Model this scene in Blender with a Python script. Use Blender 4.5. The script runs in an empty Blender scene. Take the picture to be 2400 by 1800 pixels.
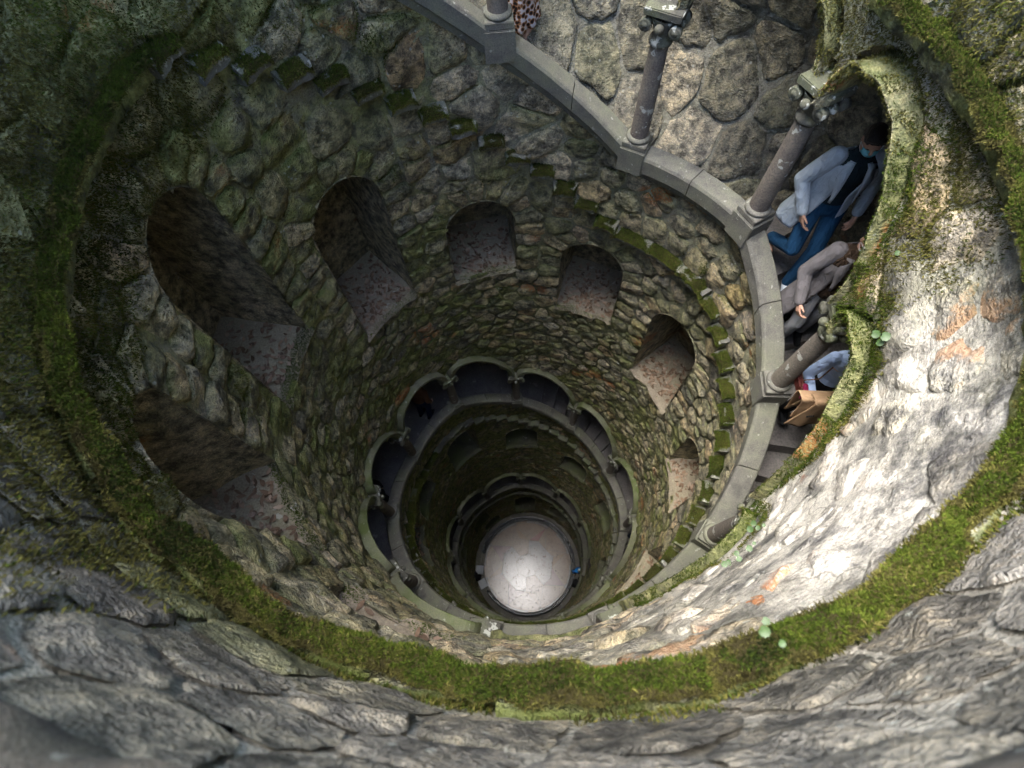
import bpy, bmesh, math, random
import numpy as np
from mathutils import Vector, Matrix

# ------------------------------------------------------------------ set-up
S = 2.4            # radius of the shaft in metres (all plan sizes below are in shaft radii)
ZC = 11.05         # camera height above the floor, in shaft radii
PI = math.pi
rng = np.random.RandomState(7)
random.seed(7)
scene = bpy.context.scene
COL = scene.collection

# camera: leaning over the rim, wide lens, looking down the well
cam_d = bpy.data.cameras.new('camera')
cam = bpy.data.objects.new('camera', cam_d)
COL.objects.link(cam)
AX = np.array([0.99966228, -0.01019334, -0.02390432])
AY = np.array([0.0, -0.91985927, 0.39224856])
AZ = np.array([-0.02598694, -0.39211609, -0.91954861])
CAM = np.array([-0.0095 * S, -0.9149 * S, ZC * S])
M = Matrix(((AX[0], -AX[1], -AX[2], CAM[0]),
            (AY[0], -AY[1], -AY[2], CAM[1]),
            (AZ[0], -AZ[1], -AZ[2], CAM[2]),
            (0, 0, 0, 1)))
cam.matrix_world = M
cam_d.sensor_width = 36.0
cam_d.lens = 1281.02 / 2400 * 36
cam_d.clip_start = 0.02
cam_d.clip_end = 500
cam_d.dof.use_dof = True
cam_d.dof.focus_distance = 4.5
cam_d.dof.aperture_fstop = 2.0
scene.camera = cam

# sky and a broad soft sun (bright hazy day)
SUN_EL, SUN_AZ = math.radians(72.5), math.radians(152)     # azimuth of the direction TO the sun, from +X towards +Y
world = bpy.data.worlds.new('World')
scene.world = world
world.use_nodes = True
wn = world.node_tree.nodes
sky = wn.new('ShaderNodeTexSky')
sky.sky_type = 'NISHITA'
sky.sun_disc = False
sky.sun_elevation = SUN_EL
sky.sun_rotation = PI / 2 - SUN_AZ
sky.air_density = 1.0
sky.dust_density = 1.6
sky.ozone_density = 1.0
world.node_tree.links.new(sky.outputs[0], wn['Background'].inputs[0])
wn['Background'].inputs[1].default_value = 0.14
sun_d = bpy.data.lights.new('sun', 'SUN')
sun_d.energy = 1.25
sun_d.angle = math.radians(42)
sun_d.color = (1.0, 0.95, 0.87)
sun = bpy.data.objects.new('sun', sun_d)
COL.objects.link(sun)
sdir = Vector((math.cos(SUN_EL) * math.cos(SUN_AZ), math.cos(SUN_EL) * math.sin(SUN_AZ), math.sin(SUN_EL)))
sun.rotation_euler = sdir.to_track_quat('Z', 'Y').to_euler()
sun.location = (0, 0, 60)

scene.view_settings.view_transform = 'Standard'
scene.view_settings.look = 'None'
scene.view_settings.gamma = 1
scene.view_settings.exposure = 3.5
scene.cycles.max_bounces = 7
scene.cycles.diffuse_bounces = 5
scene.cycles.glossy_bounces = 2
scene.cycles.transmission_bounces = 3
scene.cycles.use_denoising = True
try:
    scene.cycles.denoiser = 'OPENIMAGEDENOISE'
    scene.cycles.denoising_input_passes = 'RGB_ALBEDO_NORMAL'
except Exception:
    pass
scene.cycles.sample_clamp_indirect = 6
scene.cycles.caustics_reflective = False
scene.cycles.caustics_refractive = False
scene.cycles.use_adaptive_sampling = True
scene.cycles.adaptive_threshold = 0.03

# ------------------------------------------------------------------ helpers
TH0 = math.radians(95.178)
DU = 2 * PI / 11


def P(u, r, z):
    """u: bay number round the shaft (descending clockwise), r: radius, z: height relative to the camera; shaft radii -> metres"""
    th = TH0 - DU * np.asarray(u, float)
    r = np.asarray(r, float)
    return np.stack(np.broadcast_arrays(r * np.cos(th) * S, r * np.sin(th) * S, (np.asarray(z, float) + ZC) * S), -1)


def hash01(ix, iy, iz, seed):
    h = (ix.astype(np.int64) * 374761393 + iy.astype(np.int64) * 668265263 + iz.astype(np.int64) * 2147483647 + seed * 974711) & 0xffffffff
    h = ((h ^ (h >> 13)) * 1274126177) & 0xffffffff
    h = ((h ^ (h >> 16)) * 2246822519) & 0xffffffff
    return ((h ^ (h >> 15)) & 0xffffff) / float(0xffffff)


def vnoise(p, seed=0):
    """value noise -1..1 at points p (...,3)"""
    i = np.floor(p)
    f = p - i
    f = f * f * (3 - 2 * f)
    i = i.astype(np.int64)
    out = 0
    for dx in (0, 1):
        for dy in (0, 1):
            for dz in (0, 1):
                w = (f[..., 0] if dx else 1 - f[..., 0]) * (f[..., 1] if dy else 1 - f[..., 1]) * (f[..., 2] if dz else 1 - f[..., 2])
                out = out + w * hash01(i[..., 0] + dx, i[..., 1] + dy, i[..., 2] + dz, seed)
    return out * 2 - 1


def fbm(p, oct=4, seed=0, gain=0.5):
    a, s, o = 1.0, 0.0, 0.0
    p = np.asarray(p, float)
    for k in range(oct):
        o = o + a * vnoise(p * (2.03 ** k) + 17.3 * k, seed + k)
        s += a
        a *= gain
    return o / s


def new_mesh(name, verts, faces, attr=None, smooth=True):
    """faces: list of int arrays, each (n,3) or (n,4)"""
    me = bpy.data.meshes.new(name)
    verts = np.asarray(verts, np.float32).reshape(-1, 3)
    faces = [np.asarray(f, np.int32) for f in faces if len(f)]
    nl = sum(f.size for f in faces)
    nf = sum(len(f) for f in faces)
    me.vertices.add(len(verts))
    me.vertices.foreach_set('co', verts.ravel())
    me.loops.add(nl)
    me.loops.foreach_set('vertex_index', np.concatenate([f.ravel() for f in faces]))
    me.polygons.add(nf)
    tot = np.concatenate([np.full(len(f), f.shape[1], np.int32) for f in faces])
    me.polygons.foreach_set('loop_start', np.concatenate([[0], np.cumsum(tot)[:-1]]).astype(np.int32))
    me.polygons.foreach_set('use_smooth', np.full(nf, smooth))
    if attr is not None:
        a = me.color_attributes.new('tint', 'FLOAT_COLOR', 'POINT')
        attr = np.asarray(attr, np.float32)
        if attr.ndim == 1:
            attr = np.tile(attr, (len(verts), 1))
        if attr.shape[1] == 3:
            attr = np.concatenate([attr, np.ones((len(attr), 1), np.float32)], 1)
        a.data.foreach_set('color', attr.ravel())
    me.update(calc_edges=True)
    me.validate()
    return me


def link(name, me, mat=None, parent=None, **props):
    o = bpy.data.objects.new(name, me)
    COL.objects.link(o)
    if mat is not None and me is not None and not me.materials:
        me.materials.append(mat)
    if parent is not None:
        o.parent = parent
    for k, v in props.items():
        o[k] = v
    return o


def thing(name, label, category, group=None, loc=(0, 0, 0)):
    o = bpy.data.objects.new(name, None)
    COL.objects.link(o)
    o.location = loc
    o.empty_display_size = 0.1
    o['label'] = label
    o['category'] = category
    o['kind'] = 'thing'
    if group:
        o['group'] = group
    return o


def grid_faces(nu, nv, wrap_u=False):
    """quads of a grid stored as index = iu*nv + iv"""
    iu = np.arange(nu if wrap_u else nu - 1)
    iv = np.arange(nv - 1)
    a, b = np.meshgrid(iu, iv, indexing='ij')
    a, b = a.ravel(), b.ravel()
    a2 = (a + 1) % nu
    return np.stack([a * nv + b, a2 * nv + b, a2 * nv + b + 1, a * nv + b + 1], 1)


# ------------------------------------------------------------------ the helix
def _zs(i):
    i = int(i)
    return -1.176 - 0.4523 * (sum(1 for b in range(i) if b % 4 != 1) if i >= 0 else -sum(1 for b in range(i, 0) if b % 4 != 1))


ZT = {i: _zs(i) for i in range(-16, 45)}
ZT.update({0: -1.22, 1: -1.660, 2: -1.643, 3: -2.016, 4: -2.477, 5: -2.990, 6: -2.995, 7: -3.446, 8: -3.89, 9: -4.34, 10: -4.352,
           11: -4.784, 12: -5.241, 13: -5.680, 14: -5.692, 15: -6.18})
_zx = np.array(sorted(ZT))
_zy = np.array([ZT[i] for i in _zx])
U0, U1 = -2.2, 28.0          # the stair runs between these bays


def zc(u):
    """height of the column bases along the stair"""
    return np.interp(u, _zx, _zy)


def is_landing(u):
    return (np.floor(u).astype(int) % 4) == 1


def zl(u):
    """top of the string course under the rail: five steps to a flight bay, level along landings and round the rim"""
    u = np.asarray(u, float)
    q = (np.floor(u * 5) + 0.5) / 5
    z = np.where(is_landing(u), zc(u), zc(q)) - 0.575
    rim_ = np.interp(u + 11, [1.5, 3.1, 4.2, 4.7, 5.3, 5.66, 6.0, 6.5, 7.1, 9.0], [-.855, -.86, -.815, -.80, -.80, -.84, -.94, -.93, -.885, -.875])
    return np.where(u < -2.0, rim_, z)


RIM = -0.38                   # underside of the rim coping
AH, AB, SPR = 0.222, 0.205, 0.53   # arch half width, rise, springing above the column base
EXH, EXB = 0.272, 0.255            # outer edge of the arch moulding


def ext(u, a=EXH, b=EXB):
    u = np.asarray(u, float)
    b = b + np.where((u >= 2) & (u < 5), 0.045, 0.0)
    x = (u - np.floor(u) - 0.5) * DU
    return SPR + b * np.sqrt(np.clip(1 - (x / a) ** 2, 0.0, 1)) + 0.0


# niches in the wall: bay, sill height, crown height
NICHES = [(6.40, -1.80, -1.52), (7.40, -1.95, -1.10), (8.55, -2.11, -1.13), (9.65, -2.64, -1.66), (10.74, -2.74, -2.13),
          (11.84, -3.13, -2.43), (12.92, -3.50, -2.62), (14.04, -3.78, -3.13), (15.1, -4.25, -3.6), (16.2, -4.72, -4.02), (17.3, -4.85, -4.15),
          (18.85, -5.20, -4.75), (19.70, -5.52, -5.05), (20.86, -6.03, -5.18), (22.06, -6.40, -5.76), (23.27, -7.02, -6.40),
          (24.45, -7.25, -6.62), (25.6, -7.7, -7.05), (26.8, -8.05, -7.4), (27.95, -8.55, -7.9), (29.1, -8.75, -8.1), (30.3, -9.2, -8.55),
          (31.55, -9.9, -9.3), (33.1, -10.72, -9.5), (34.2, -10.5, -9.82), (35.4, -10.9, -10.2), (31.9, -10.95, -10.3)]
NICHES = [(u, a, b) for u, a, b in NICHES]
NA = np.array(NICHES)
NHW = 0.185


def d_niche(u, z):
    best = np.full(np.shape(u), 9.0)
    for uc, zs, zt in NICHES:
        du = (u - uc + 5.5) % 11 - 5.5
        s = np.abs(du) * DU
        sp = zt - NHW
        sp = max(sp, zs + 0.1)
        rise = zt - sp
        d1 = (np.hypot(s / NHW, (z - sp) / rise) - 1) * min(NHW, rise)
        d2 = np.maximum(s - NHW, zs - z)
        best = np.minimum(best, np.where(z > sp, d1, d2))
    return best


def d_open(u, z):
    """distance (shaft radii, roughly) from the openings and edges of the shaft wall; negative inside an opening. u in 0..11"""
    d = np.minimum(RIM + 0.03 - z, z + ZC)
    for t in (-1, 0, 1, 2):
        uu = u + 11 * t
        ok = (uu >= U0) & (uu <= U1)
        zz = zc(uu)
        da = np.maximum((z - (zz + ext(uu))) * 0.75, (zz - 0.155) - z)
        da = np.where(uu < 0.97, (zz - 0.155) - z, da)      # the first flight is open to the sky
        if t == 2:
            da = np.where(uu > 25.5, np.maximum(da, 9.0), da)
        d = np.where(ok, np.minimum(d, da), d)
    return np.minimum(d, d_niche(u, z))


def d_ledge(u, z):
    d = np.full(np.shape(u), 9.0)
    for t in (-1, 0, 1, 2):
        uu = u + 11 * t
        l = zl(uu)
        ok = (uu <= 27)
        d = np.where(ok, np.minimum(d, np.abs(z - (l - 0.033)) - 0.036), d)
    return d


def ubar(u, z):
    """which turn a wall point belongs to"""
    b = u - 11.0
    for t in (0, 1, 2):
        uu = u + 11 * t
        b = np.where(z < zc(uu), uu, b)
    return b


def Rw(u, z):
    """radius of the wall face: the rim ring is a little wider on the near side"""
    du = (np.asarray(u) - 5.6 + 5.5) % 11 - 5.5
    top = np.clip((np.asarray(z) + 1.9) / 0.8, 0, 1)
    z_ = np.asarray(z)
    u_ = np.asarray(u) % 11
    bulge = np.clip((u_ - 2.0) / 0.8, 0, 1) * np.clip((5.6 - u_) / 0.8, 0, 1) * np.clip((-1.0 - z_) / 0.2, 0, 1) * np.clip((z_ - zc(u_) - 0.3) / 0.15, 0, 1)
    return 1.0 + 0.032 * top * np.clip(1 - (np.abs(du) / 2.6) ** 2, 0, 1) - 0.042 * bulge

# ------------------------------------------------------------------ materials
class NT:
    def __init__(self, name):
        self.m = bpy.data.materials.new(name)
        self.m.use_nodes = True
        self.t = self.m.node_tree
        self.b = self.t.nodes['Principled BSDF']

    def n(self, ty, **kw):
        nd = self.t.nodes.new(ty)
        for k, v in kw.items():
            setattr(nd, k, v)
        return nd

    def l(self, a, b):
        self.t.links.new(a, b)

    def val(self, sock, v):
        if isinstance(v, (int, float, tuple)):
            sock.default_value = v
        else:
            self.l(v, sock)

    def pos(self, sc=1.0, off=(0, 0, 0), stretch=None):
        g = self.n('ShaderNodeNewGeometry')
        mp = self.n('ShaderNodeMapping')
        self.l(g.outputs['Position'], mp.inputs[0])
        st = stretch or (1, 1, 1)
        mp.inputs['Scale'].default_value = (sc * st[0], sc * st[1], sc * st[2])
        mp.inputs['Location'].default_value = off
        return mp.outputs[0]

    def noise(self, sc, detail=4, rough=0.6, off=(0, 0, 0), stretch=None, dist=0.0):
        nd = self.n('ShaderNodeTexNoise')
        self.l(self.pos(1.0, off, stretch), nd.inputs['Vector'])
        nd.inputs['Scale'].default_value = sc
        nd.inputs['Detail'].default_value = detail
        nd.inputs['Roughness'].default_value = rough
        nd.inputs['Distortion'].default_value = dist
        return nd.outputs[0]

    def ramp(self, fac, stops):
        r = self.n('ShaderNodeValToRGB')
        el = r.color_ramp.elements
        while len(el) < len(stops):
            el.new(0.5)
        for e, (p_, c) in zip(el, stops):
            e.position = p_
            if not isinstance(c, tuple):
                c = (c, c, c)
            e.color = (c[0], c[1], c[2], 1)
        self.val(r.inputs[0], fac)
        return r.outputs[0]

    def math(self, op, a, b=0.0, clamp=False):
        nd = self.n('ShaderNodeMath', operation=op, use_clamp=clamp)
        self.val(nd.inputs[0], a)
        self.val(nd.inputs[1], b)
        return nd.outputs[0]

    def mix(self, fac, a, b, mode='MIX'):
        nd = self.n('ShaderNodeMix', data_type='RGBA', blend_type=mode)
        self.val(nd.inputs[0], fac)
        for s_, v in ((nd.inputs[6], a), (nd.inputs[7], b)):
            if isinstance(v, tuple) and len(v) == 3:
                v = (*v, 1)
            self.val(s_, v)
        return nd.outputs[2]

    def attr(self):
        a = self.n('ShaderNodeAttribute', attribute_name='tint')
        s_ = self.n('ShaderNodeSeparateColor')
        self.l(a.outputs['Color'], s_.inputs[0])
        return s_.outputs[0], s_.outputs[1], s_.outputs[2], a.outputs['Color']

    def bump(self, h, dist=0.01, strength=1.0):
        b = self.n('ShaderNodeBump')
        b.inputs['Distance'].default_value = dist
        b.inputs['Strength'].default_value = strength
        self.l(h, b.inputs['Height'])
        self.l(b.outputs[0], self.b.inputs['Normal'])
        return b

    def out(self, col, rough=0.85, spec=0.3):
        self.val(self.b.inputs['Base Color'], (*col, 1) if isinstance(col, tuple) and len(col) == 3 else col)
        self.val(self.b.inputs['Roughness'], rough)
        self.val(self.b.inputs['Specular IOR Level'], spec)
        return self.m


def up_mask(t):
    g = t.n('ShaderNodeNewGeometry')
    s_ = t.n('ShaderNodeSeparateXYZ')
    t.l(g.outputs['Normal'], s_.inputs[0])
    return s_.outputs[2]


def rock_material(name, dark=1.0, fine=1.0, mortar=False):
    """rubble stone: tint = (random tone, paleness, algae)"""
    t = NT(name)
    rnd, pale, alg, _ = t.attr()
    n1 = t.noise(1.6, 3, 0.62)
    n2 = t.noise(9.0, 4, 0.70, (3, 1, 7))
    n3 = t.noise(55.0, 3, 0.7, (1, 8, 2))
    n4 = t.noise(170.0, 1, 0.7)
    if mortar:
        base = t.ramp(t.math('ADD', t.math('MULTIPLY', n1, 0.5), t.math('MULTIPLY', n2, 0.5)),
                      [(0.3, (0.17, 0.16, 0.13)), (0.52, (0.33, 0.31, 0.26)), (0.7, (0.46, 0.43, 0.37))])
    else:
        base = t.ramp(rnd, [(0.0, (0.12, 0.115, 0.105)), (0.25, (0.24, 0.225, 0.175)), (0.5, (0.38, 0.345, 0.265)),
                            (0.7, (0.39, 0.30, 0.195)), (0.85, (0.48, 0.45, 0.37)), (1.0, (0.35, 0.245, 0.145))])
        warm = t.ramp(n2, [(0.38, (0.28, 0.275, 0.27)), (0.5, (0.95, 0.93, 0.90)), (0.62, (1.8, 1.65, 1.42))])
        base = t.mix(1.0, base, warm, 'MULTIPLY')
    if mortar:
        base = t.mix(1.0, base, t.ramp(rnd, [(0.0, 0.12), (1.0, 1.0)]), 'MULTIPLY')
    # pale granite tone; round the rim mostly light put into the colour
    nb = t.noise(2.6, 4, 0.6, (8, 3, 5))
    pal = t.ramp(t.math('ADD', t.math('MULTIPLY', nb, 0.62), t.math('MULTIPLY', n2, 0.38)),
                 [(0.38, (0.08, 0.08, 0.085)), (0.45, (0.23, 0.225, 0.215)), (0.51, (0.46, 0.44, 0.40)), (0.60, (0.66, 0.635, 0.585)), (0.74, (0.46, 0.37, 0.28))])
    base = t.mix(pale, base, pal)
    # granite speckle
    sp = t.ramp(t.math('ADD', t.math('MULTIPLY', n3, 0.55), t.math('MULTIPLY', n4, 0.45)), [(0.36, (0.45, 0.45, 0.46)), (0.5, (1, 1, 1)), (0.64, (1.55, 1.5, 1.42))])
    base = t.mix(0.8, base, sp, 'MULTIPLY')
    # hairline cracks
    dv = t.n('ShaderNodeVectorMath', operation='ADD')
    wob = t.n('ShaderNodeTexNoise')
    t.l(t.pos(1.0), wob.inputs['Vector'])
    wob.inputs['Scale'].default_value = 5
    wob.inputs['Detail'].default_value = 2
    sc_ = t.n('ShaderNodeVectorMath', operation='SCALE')
    t.l(wob.outputs['Color'], sc_.inputs[0])
    sc_.inputs['Scale'].default_value = 0.35
    t.l(t.pos(1.0), dv.inputs[0])
    t.l(sc_.outputs[0], dv.inputs[1])
    vc = t.n('ShaderNodeTexVoronoi', feature='DISTANCE_TO_EDGE')
    t.l(dv.outputs[0], vc.inputs['Vector'])
    vc.inputs['Scale'].default_value = 2.6
    crack = t.math('MULTIPLY', t.ramp(vc.outputs['Distance'], [(0.0, 1.0), (0.024, 0.0)]), t.ramp(n1, [(0.44, 0.0), (0.52, 1.0)]))
    base = t.mix(t.math('MULTIPLY', crack, 0.6), base, (0.03, 0.028, 0.025))
    # dark streaks
    st = t.ramp(t.noise(3.0, 2, 0.6, (9, 4, 1), (1, 1, 0.35)), [(0.52, 0.0), (0.66, 1.0)])
    base = t.mix(t.math('MULTIPLY', st, 0.35), base, (0.045, 0.042, 0.040))
    # green algae film
    ga = t.ramp(t.math('ADD', n1, t.math('MULTIPLY', n2, 0.35)), [(0.44, 0.0), (0.74, 1.0)])
    gcol = t.ramp(n2, [(0.32, (0.035, 0.045, 0.013)), (0.48, (0.15, 0.165, 0.050)), (0.68, (0.37, 0.38, 0.15))])
    base = t.mix(t.math('MULTIPLY', ga, t.math('MULTIPLY', alg, 1.35), True), base, gcol)
    # lichen spots, pale
    v = t.n('ShaderNodeTexVoronoi')
    t.l(t.pos(1.0), v.inputs['Vector'])
    v.inputs['Scale'].default_value = 16
    li = t.math('MULTIPLY', t.ramp(v.outputs['Distance'], [(0.16, 1.0), (0.24, 0.0)]), t.ramp(t.noise(3.3, 3, 0.6, (5, 5, 0)), [(0.56, 0.0), (0.62, 1.0)]))
    base = t.mix(t.math('MULTIPLY', li, 0.6), base, (0.40, 0.42, 0.37))
    # orange lichen
    if not mortar:
        orr = t.math('MULTIPLY', t.ramp(t.noise(1.1, 3, 0.5, (2.3, 7.7, 4.1), (1, 1, 1.5)), [(0.655, 0.0), (0.70, 1.0)]), t.ramp(n3, [(0.40, 0.0), (0.52, 1.0)]))
        base = t.mix(t.math('MULTIPLY', orr, 0.75), base, (0.36, 0.12, 0.022))
        # rust-orange lichen stains at three places on the rim wall
        g_ = t.n('ShaderNodeNewGeometry')
        for (ox, oy, oz, r0) in ((2.196, -0.843, 24.0, 0.34), (0.626, -2.267, 23.68, 0.24), (0.194, -2.344, 23.77, 0.12)):
            vd = t.n('ShaderNodeVectorMath', operation='DISTANCE')
            t.l(g_.outputs['Position'], vd.inputs[0])
            vd.inputs[1].default_value = (ox, oy, oz)
            fm = t.math('SUBTRACT', 1.0, t.math('DIVIDE', vd.outputs['Value'], r0))
            fm = t.ramp(t.math('ADD', fm, t.math('MULTIPLY', t.math('SUBTRACT', n2, 0.5), 2.2)), [(0.30, 0.0), (0.55, 1.0)])
            base = t.mix(t.math('MULTIPLY', fm, 0.55), base, (0.34, 0.15, 0.045))
    # moss on ledges of the stone
    um = t.ramp(t.math('ADD', up_mask(t), t.math('MULTIPLY', t.math('SUBTRACT', n2, 0.5), 0.9)), [(0.42, 0.0), (0.75, 1.0)])
    base = t.mix(t.math('MULTIPLY', um, t.math('MULTIPLY', alg, 0.9), True), base, (0.075, 0.10, 0.018))
    n5 = t.math('ABSOLUTE', t.math('SUBTRACT', t.noise(19.0, 2, 0.6, (6, 2, 3), (1, 1, 1.6), 0.0), 0.5))
    h = t.math('ADD', t.math('MULTIPLY', n2, 0.9), t.math('ADD', t.math('MULTIPLY', n3, 0.45), t.math('ADD', t.math('MULTIPLY', n4, 0.16), t.math('MULTIPLY', n5, 1.1))))
    bn = t.bump(h, 0.06 if not mortar else 0.035, 1.0)
    t.l(t.math('SUBTRACT', 1.0, t.math('MULTIPLY', pale, 0.62)), bn.inputs['Strength'])
    rough = t.ramp(n2, [(0.3, 0.62), (0.7, 0.95)])
    return t.out(base, rough, 0.35)


def plain_stone(name, c0, c1, scale=8.0, bump=0.006, algae=0.3, rough=0.85, lich=0.45, lth=0.66):
    t = NT(name)
    n1 = t.noise(scale * 0.25, 5, 0.6)
    n2 = t.noise(scale, 6, 0.65)
    n3 = t.noise(scale * 14, 3, 0.7)
    base = t.ramp(t.math('ADD', t.math('MULTIPLY', n1, 0.5), t.math('MULTIPLY', n2, 0.5)), [(0.32, c0), (0.68, c1)])
    base = t.mix(0.7, base, t.ramp(n3, [(0.35, (0.6, 0.6, 0.6)), (0.5, (1, 1, 1)), (0.66, (1.4, 1.38, 1.3))]), 'MULTIPLY')
    ga = t.ramp(t.math('ADD', n1, t.math('MULTIPLY', n2, 0.3)), [(0.55, 0.0), (0.82, 1.0)])
    base = t.mix(t.math('MULTIPLY', ga, algae), base, (0.075, 0.10, 0.026))
    li = t.ramp(t.noise(scale * 2.2, 3, 0.55, (4, 2, 9)), [(lth, 0.0), (lth + 0.03, 1.0)])
    base = t.mix(t.math('MULTIPLY', li, lich), base, (0.42, 0.43, 0.38))
    t.bump(t.math('ADD', t.math('MULTIPLY', n2, 0.6), t.math('MULTIPLY', n3, 0.5)), bump)
    return t.out(base, rough, 0.3)


def flat(name, col, rough=0.7, spec=0.3, var=0.25, scale=20.0, bump=0.0):
    t = NT(name)
    n = t.noise(scale, 4, 0.6)
    base = t.mix(1.0, (*col, 1), t.ramp(n, [(0.3, 1 - var), (0.7, 1 + var)]), 'MULTIPLY')
    if bump:
        t.bump(n, bump)
    return t.out(base, rough, spec)


def moss_material(name, stops, tr=0.25):
    t = NT(name)
    r, g, b, _ = t.attr()
    n = t.noise(5.0, 4, 0.6)
    f = t.math('ADD', t.math('MULTIPLY', r, 0.55), t.math('MULTIPLY', n, 0.45))
    base = t.ramp(f, stops)
    t.bump(t.noise(90, 3, 0.7), 0.02)
    t.out(base, 0.9, 0.1)
    return t.m


MAT = {}
MAT['rock'] = rock_material('rubble_stone')
MAT['mortar'] = rock_material('lime_mortar', mortar=True)
MAT['rail'] = plain_stone('dressed_granite', (0.078, 0.077, 0.069), (0.195, 0.187, 0.162), 7, 0.008, 0.35)
MAT['arch'] = plain_stone('mossy_dressed_stone', (0.10, 0.105, 0.07), (0.27, 0.27, 0.19), 7, 0.008, 0.95)
MAT['shaft'] = plain_stone('column_stone', (0.085, 0.074, 0.066), (0.20, 0.172, 0.15), 4, 0.008, 0.15, 0.85, 0.8, 0.64)
MAT['capital'] = plain_stone('capital_stone', (0.05, 0.05, 0.042), (0.13, 0.125, 0.105), 6, 0.010, 0.55, 0.85, 0.75, 0.60)
MAT['step'] = plain_stone('step_stone', (0.085, 0.08, 0.078), (0.20, 0.185, 0.175), 3, 0.004, 0.05, 0.6)
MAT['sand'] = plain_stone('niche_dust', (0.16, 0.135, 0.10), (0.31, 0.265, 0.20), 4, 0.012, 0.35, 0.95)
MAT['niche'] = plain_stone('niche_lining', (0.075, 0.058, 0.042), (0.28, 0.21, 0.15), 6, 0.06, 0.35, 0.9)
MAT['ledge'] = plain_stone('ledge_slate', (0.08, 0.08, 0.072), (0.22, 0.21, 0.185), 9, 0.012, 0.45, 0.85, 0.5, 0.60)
MAT['ledge_dark'] = plain_stone('ledge_slate_dark', (0.05, 0.05, 0.044), (0.15, 0.145, 0.12), 9, 0.012, 0.7)  # darker slate with more algae for the lower ledges
MAT['sand_deep'] = plain_stone('deep_niche_dust', (0.05, 0.05, 0.035), (0.12, 0.115, 0.085), 4, 0.012, 0.8, 0.9)  # greener dust, its colour darkened for the dim deep niches
MAT['coping'] = plain_stone('coping_granite', (0.045, 0.042, 0.04), (0.17, 0.145, 0.125), 7, 0.03, 0.25)
MAT['vault'] = flat('vault_plaster', (0.10, 0.085, 0.07), 0.9, 0.2, 0.4, 4.0, 0.02)
MAT['moss'] = moss_material('moss', [(0.25, (0.014, 0.022, 0.005)), (0.42, (0.036, 0.058, 0.007)), (0.6, (0.068, 0.098, 0.011)), (0.78, (0.115, 0.135, 0.022)), (0.95, (0.15, 0.13, 0.04))])
MAT['moss_dry'] = moss_material('moss_dry', [(0.25, (0.035, 0.030, 0.012)), (0.45, (0.085, 0.080, 0.022)), (0.65, (0.15, 0.145, 0.035)), (0.85, (0.25, 0.20, 0.08))])

# ------------------------------------------------------------------ shaft wall
def project(p):
    q = np.asarray(p, float) - CAM
    x = q @ np.array([AX[0], AY[0], AZ[0]])
    y = q @ np.array([AX[1], AY[1], AZ[1]])
    w = q @ np.array([AX[2], AY[2], AZ[2]])
    w = np.where(w < 0.05, 0.05, w)
    return np.stack([1200 + 1281 * x / w, 900 + 1281 * y / w], -1)


def paleness(u, z):
    """pale granite on one side of the rim, mostly its light put into colour"""
    u = np.asarray(u, float) % 11
    z = np.asarray(z, float)
    a = 0.95 * np.exp(-((u - 4.25) / 1.05) ** 2) * np.clip((z + 2.9) / 1.1, 0, 1) * np.where(z > zl(u - 11), 0.12, 1.0)
    b = 0.10 * np.exp(-((u - 6.0) / 1.3) ** 2) * np.clip((z + 2.2) / 0.8, 0, 1)
    return np.clip(a + b, 0, 0.95)


def algae(u, z):
    u = np.asarray(u, float) % 11
    z = np.asarray(z, float)
    a = 0.34 + 0.36 * np.clip((-z - 2.0) / 3.0, 0, 1)
    side = 0.32 * np.exp(-((u - 9.2) / 2.4) ** 2)
    light = 1 - 0.85 * np.exp(-((u - 4.4) / 1.5) ** 2) * np.clip((z + 3.2) / 1.0, 0, 1)  # green fades on the pale side, standing partly for its light
    rimdry = 1 - 0.8 * np.clip((z + 0.86) / 0.08, 0, 1) * np.clip((u - 3.6) / 0.6, 0, 1) * np.clip((7.4 - u) / 0.6, 0, 1)
    return np.clip((a + side) * light * rimdry, 0.03, 1.0)


TIERS = [('shaft_wall', 'pale mossy boulder wall of the well rim above the upper arcade', -99, -3.2),
         ('shaft_wall', 'rubble stone wall with tall niches below the upper stair rail', -3.2, 7.9),
         ('shaft_wall', 'green rubble stone wall below the middle stair rail', 7.9, 18.9),
         ('shaft_wall', 'dark rubble stone wall around the bottom of the well', 18.9, 99)]
walls = []
for nm, lab, a, b in TIERS:
    walls.append(thing(nm, lab, 'wall', 'walls of the well shaft', tuple(P(0, 0.0, -ZC))))


def tier_of(ub):
    return np.where(ub < -3.2, 0, np.where(ub < 7.9, 1, np.where(ub < 18.9, 2, 3)))


# mortar bed: one fine sheet per tier with the openings cut out
NU, NZ = 400, 520
gu = np.linspace(0, 11, NU, endpoint=False)
gz = np.linspace(RIM + 0.03, -ZC - 0.02, NZ)
UU, ZZ = np.meshgrid(gu, gz, indexing='ij')
cell = 0.6 * max(11 * DU / NU, (ZC + RIM) / NZ)
dd = d_open(UU, ZZ)
e = 1e-3
gxu = (d_open(UU + e / DU, ZZ) - d_open(UU - e / DU, ZZ)) / (2 * e)
gzz = (d_open(UU, ZZ + e) - d_open(UU, ZZ - e)) / (2 * e)
gl = np.maximum(gxu ** 2 + gzz ** 2, 0.05)
snap = np.abs(dd) < cell * 1.3
mv = np.where(snap, np.clip(-dd, -cell, cell) / gl, 0)
US, ZS_ = UU + mv * gxu / DU, ZZ + mv * gzz
p0 = P(US, 1.0, ZS_)
nz = fbm(p0 * 3.0, 4, 5)
rm = Rw(US, ZS_) + 0.012 - 0.007 * nz - 0.011 * np.clip(paleness(US, ZS_), 0, 1)
verts = P(US, rm, ZS_).reshape(-1, 3)
F = grid_faces(NU, NZ, True)
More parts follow.
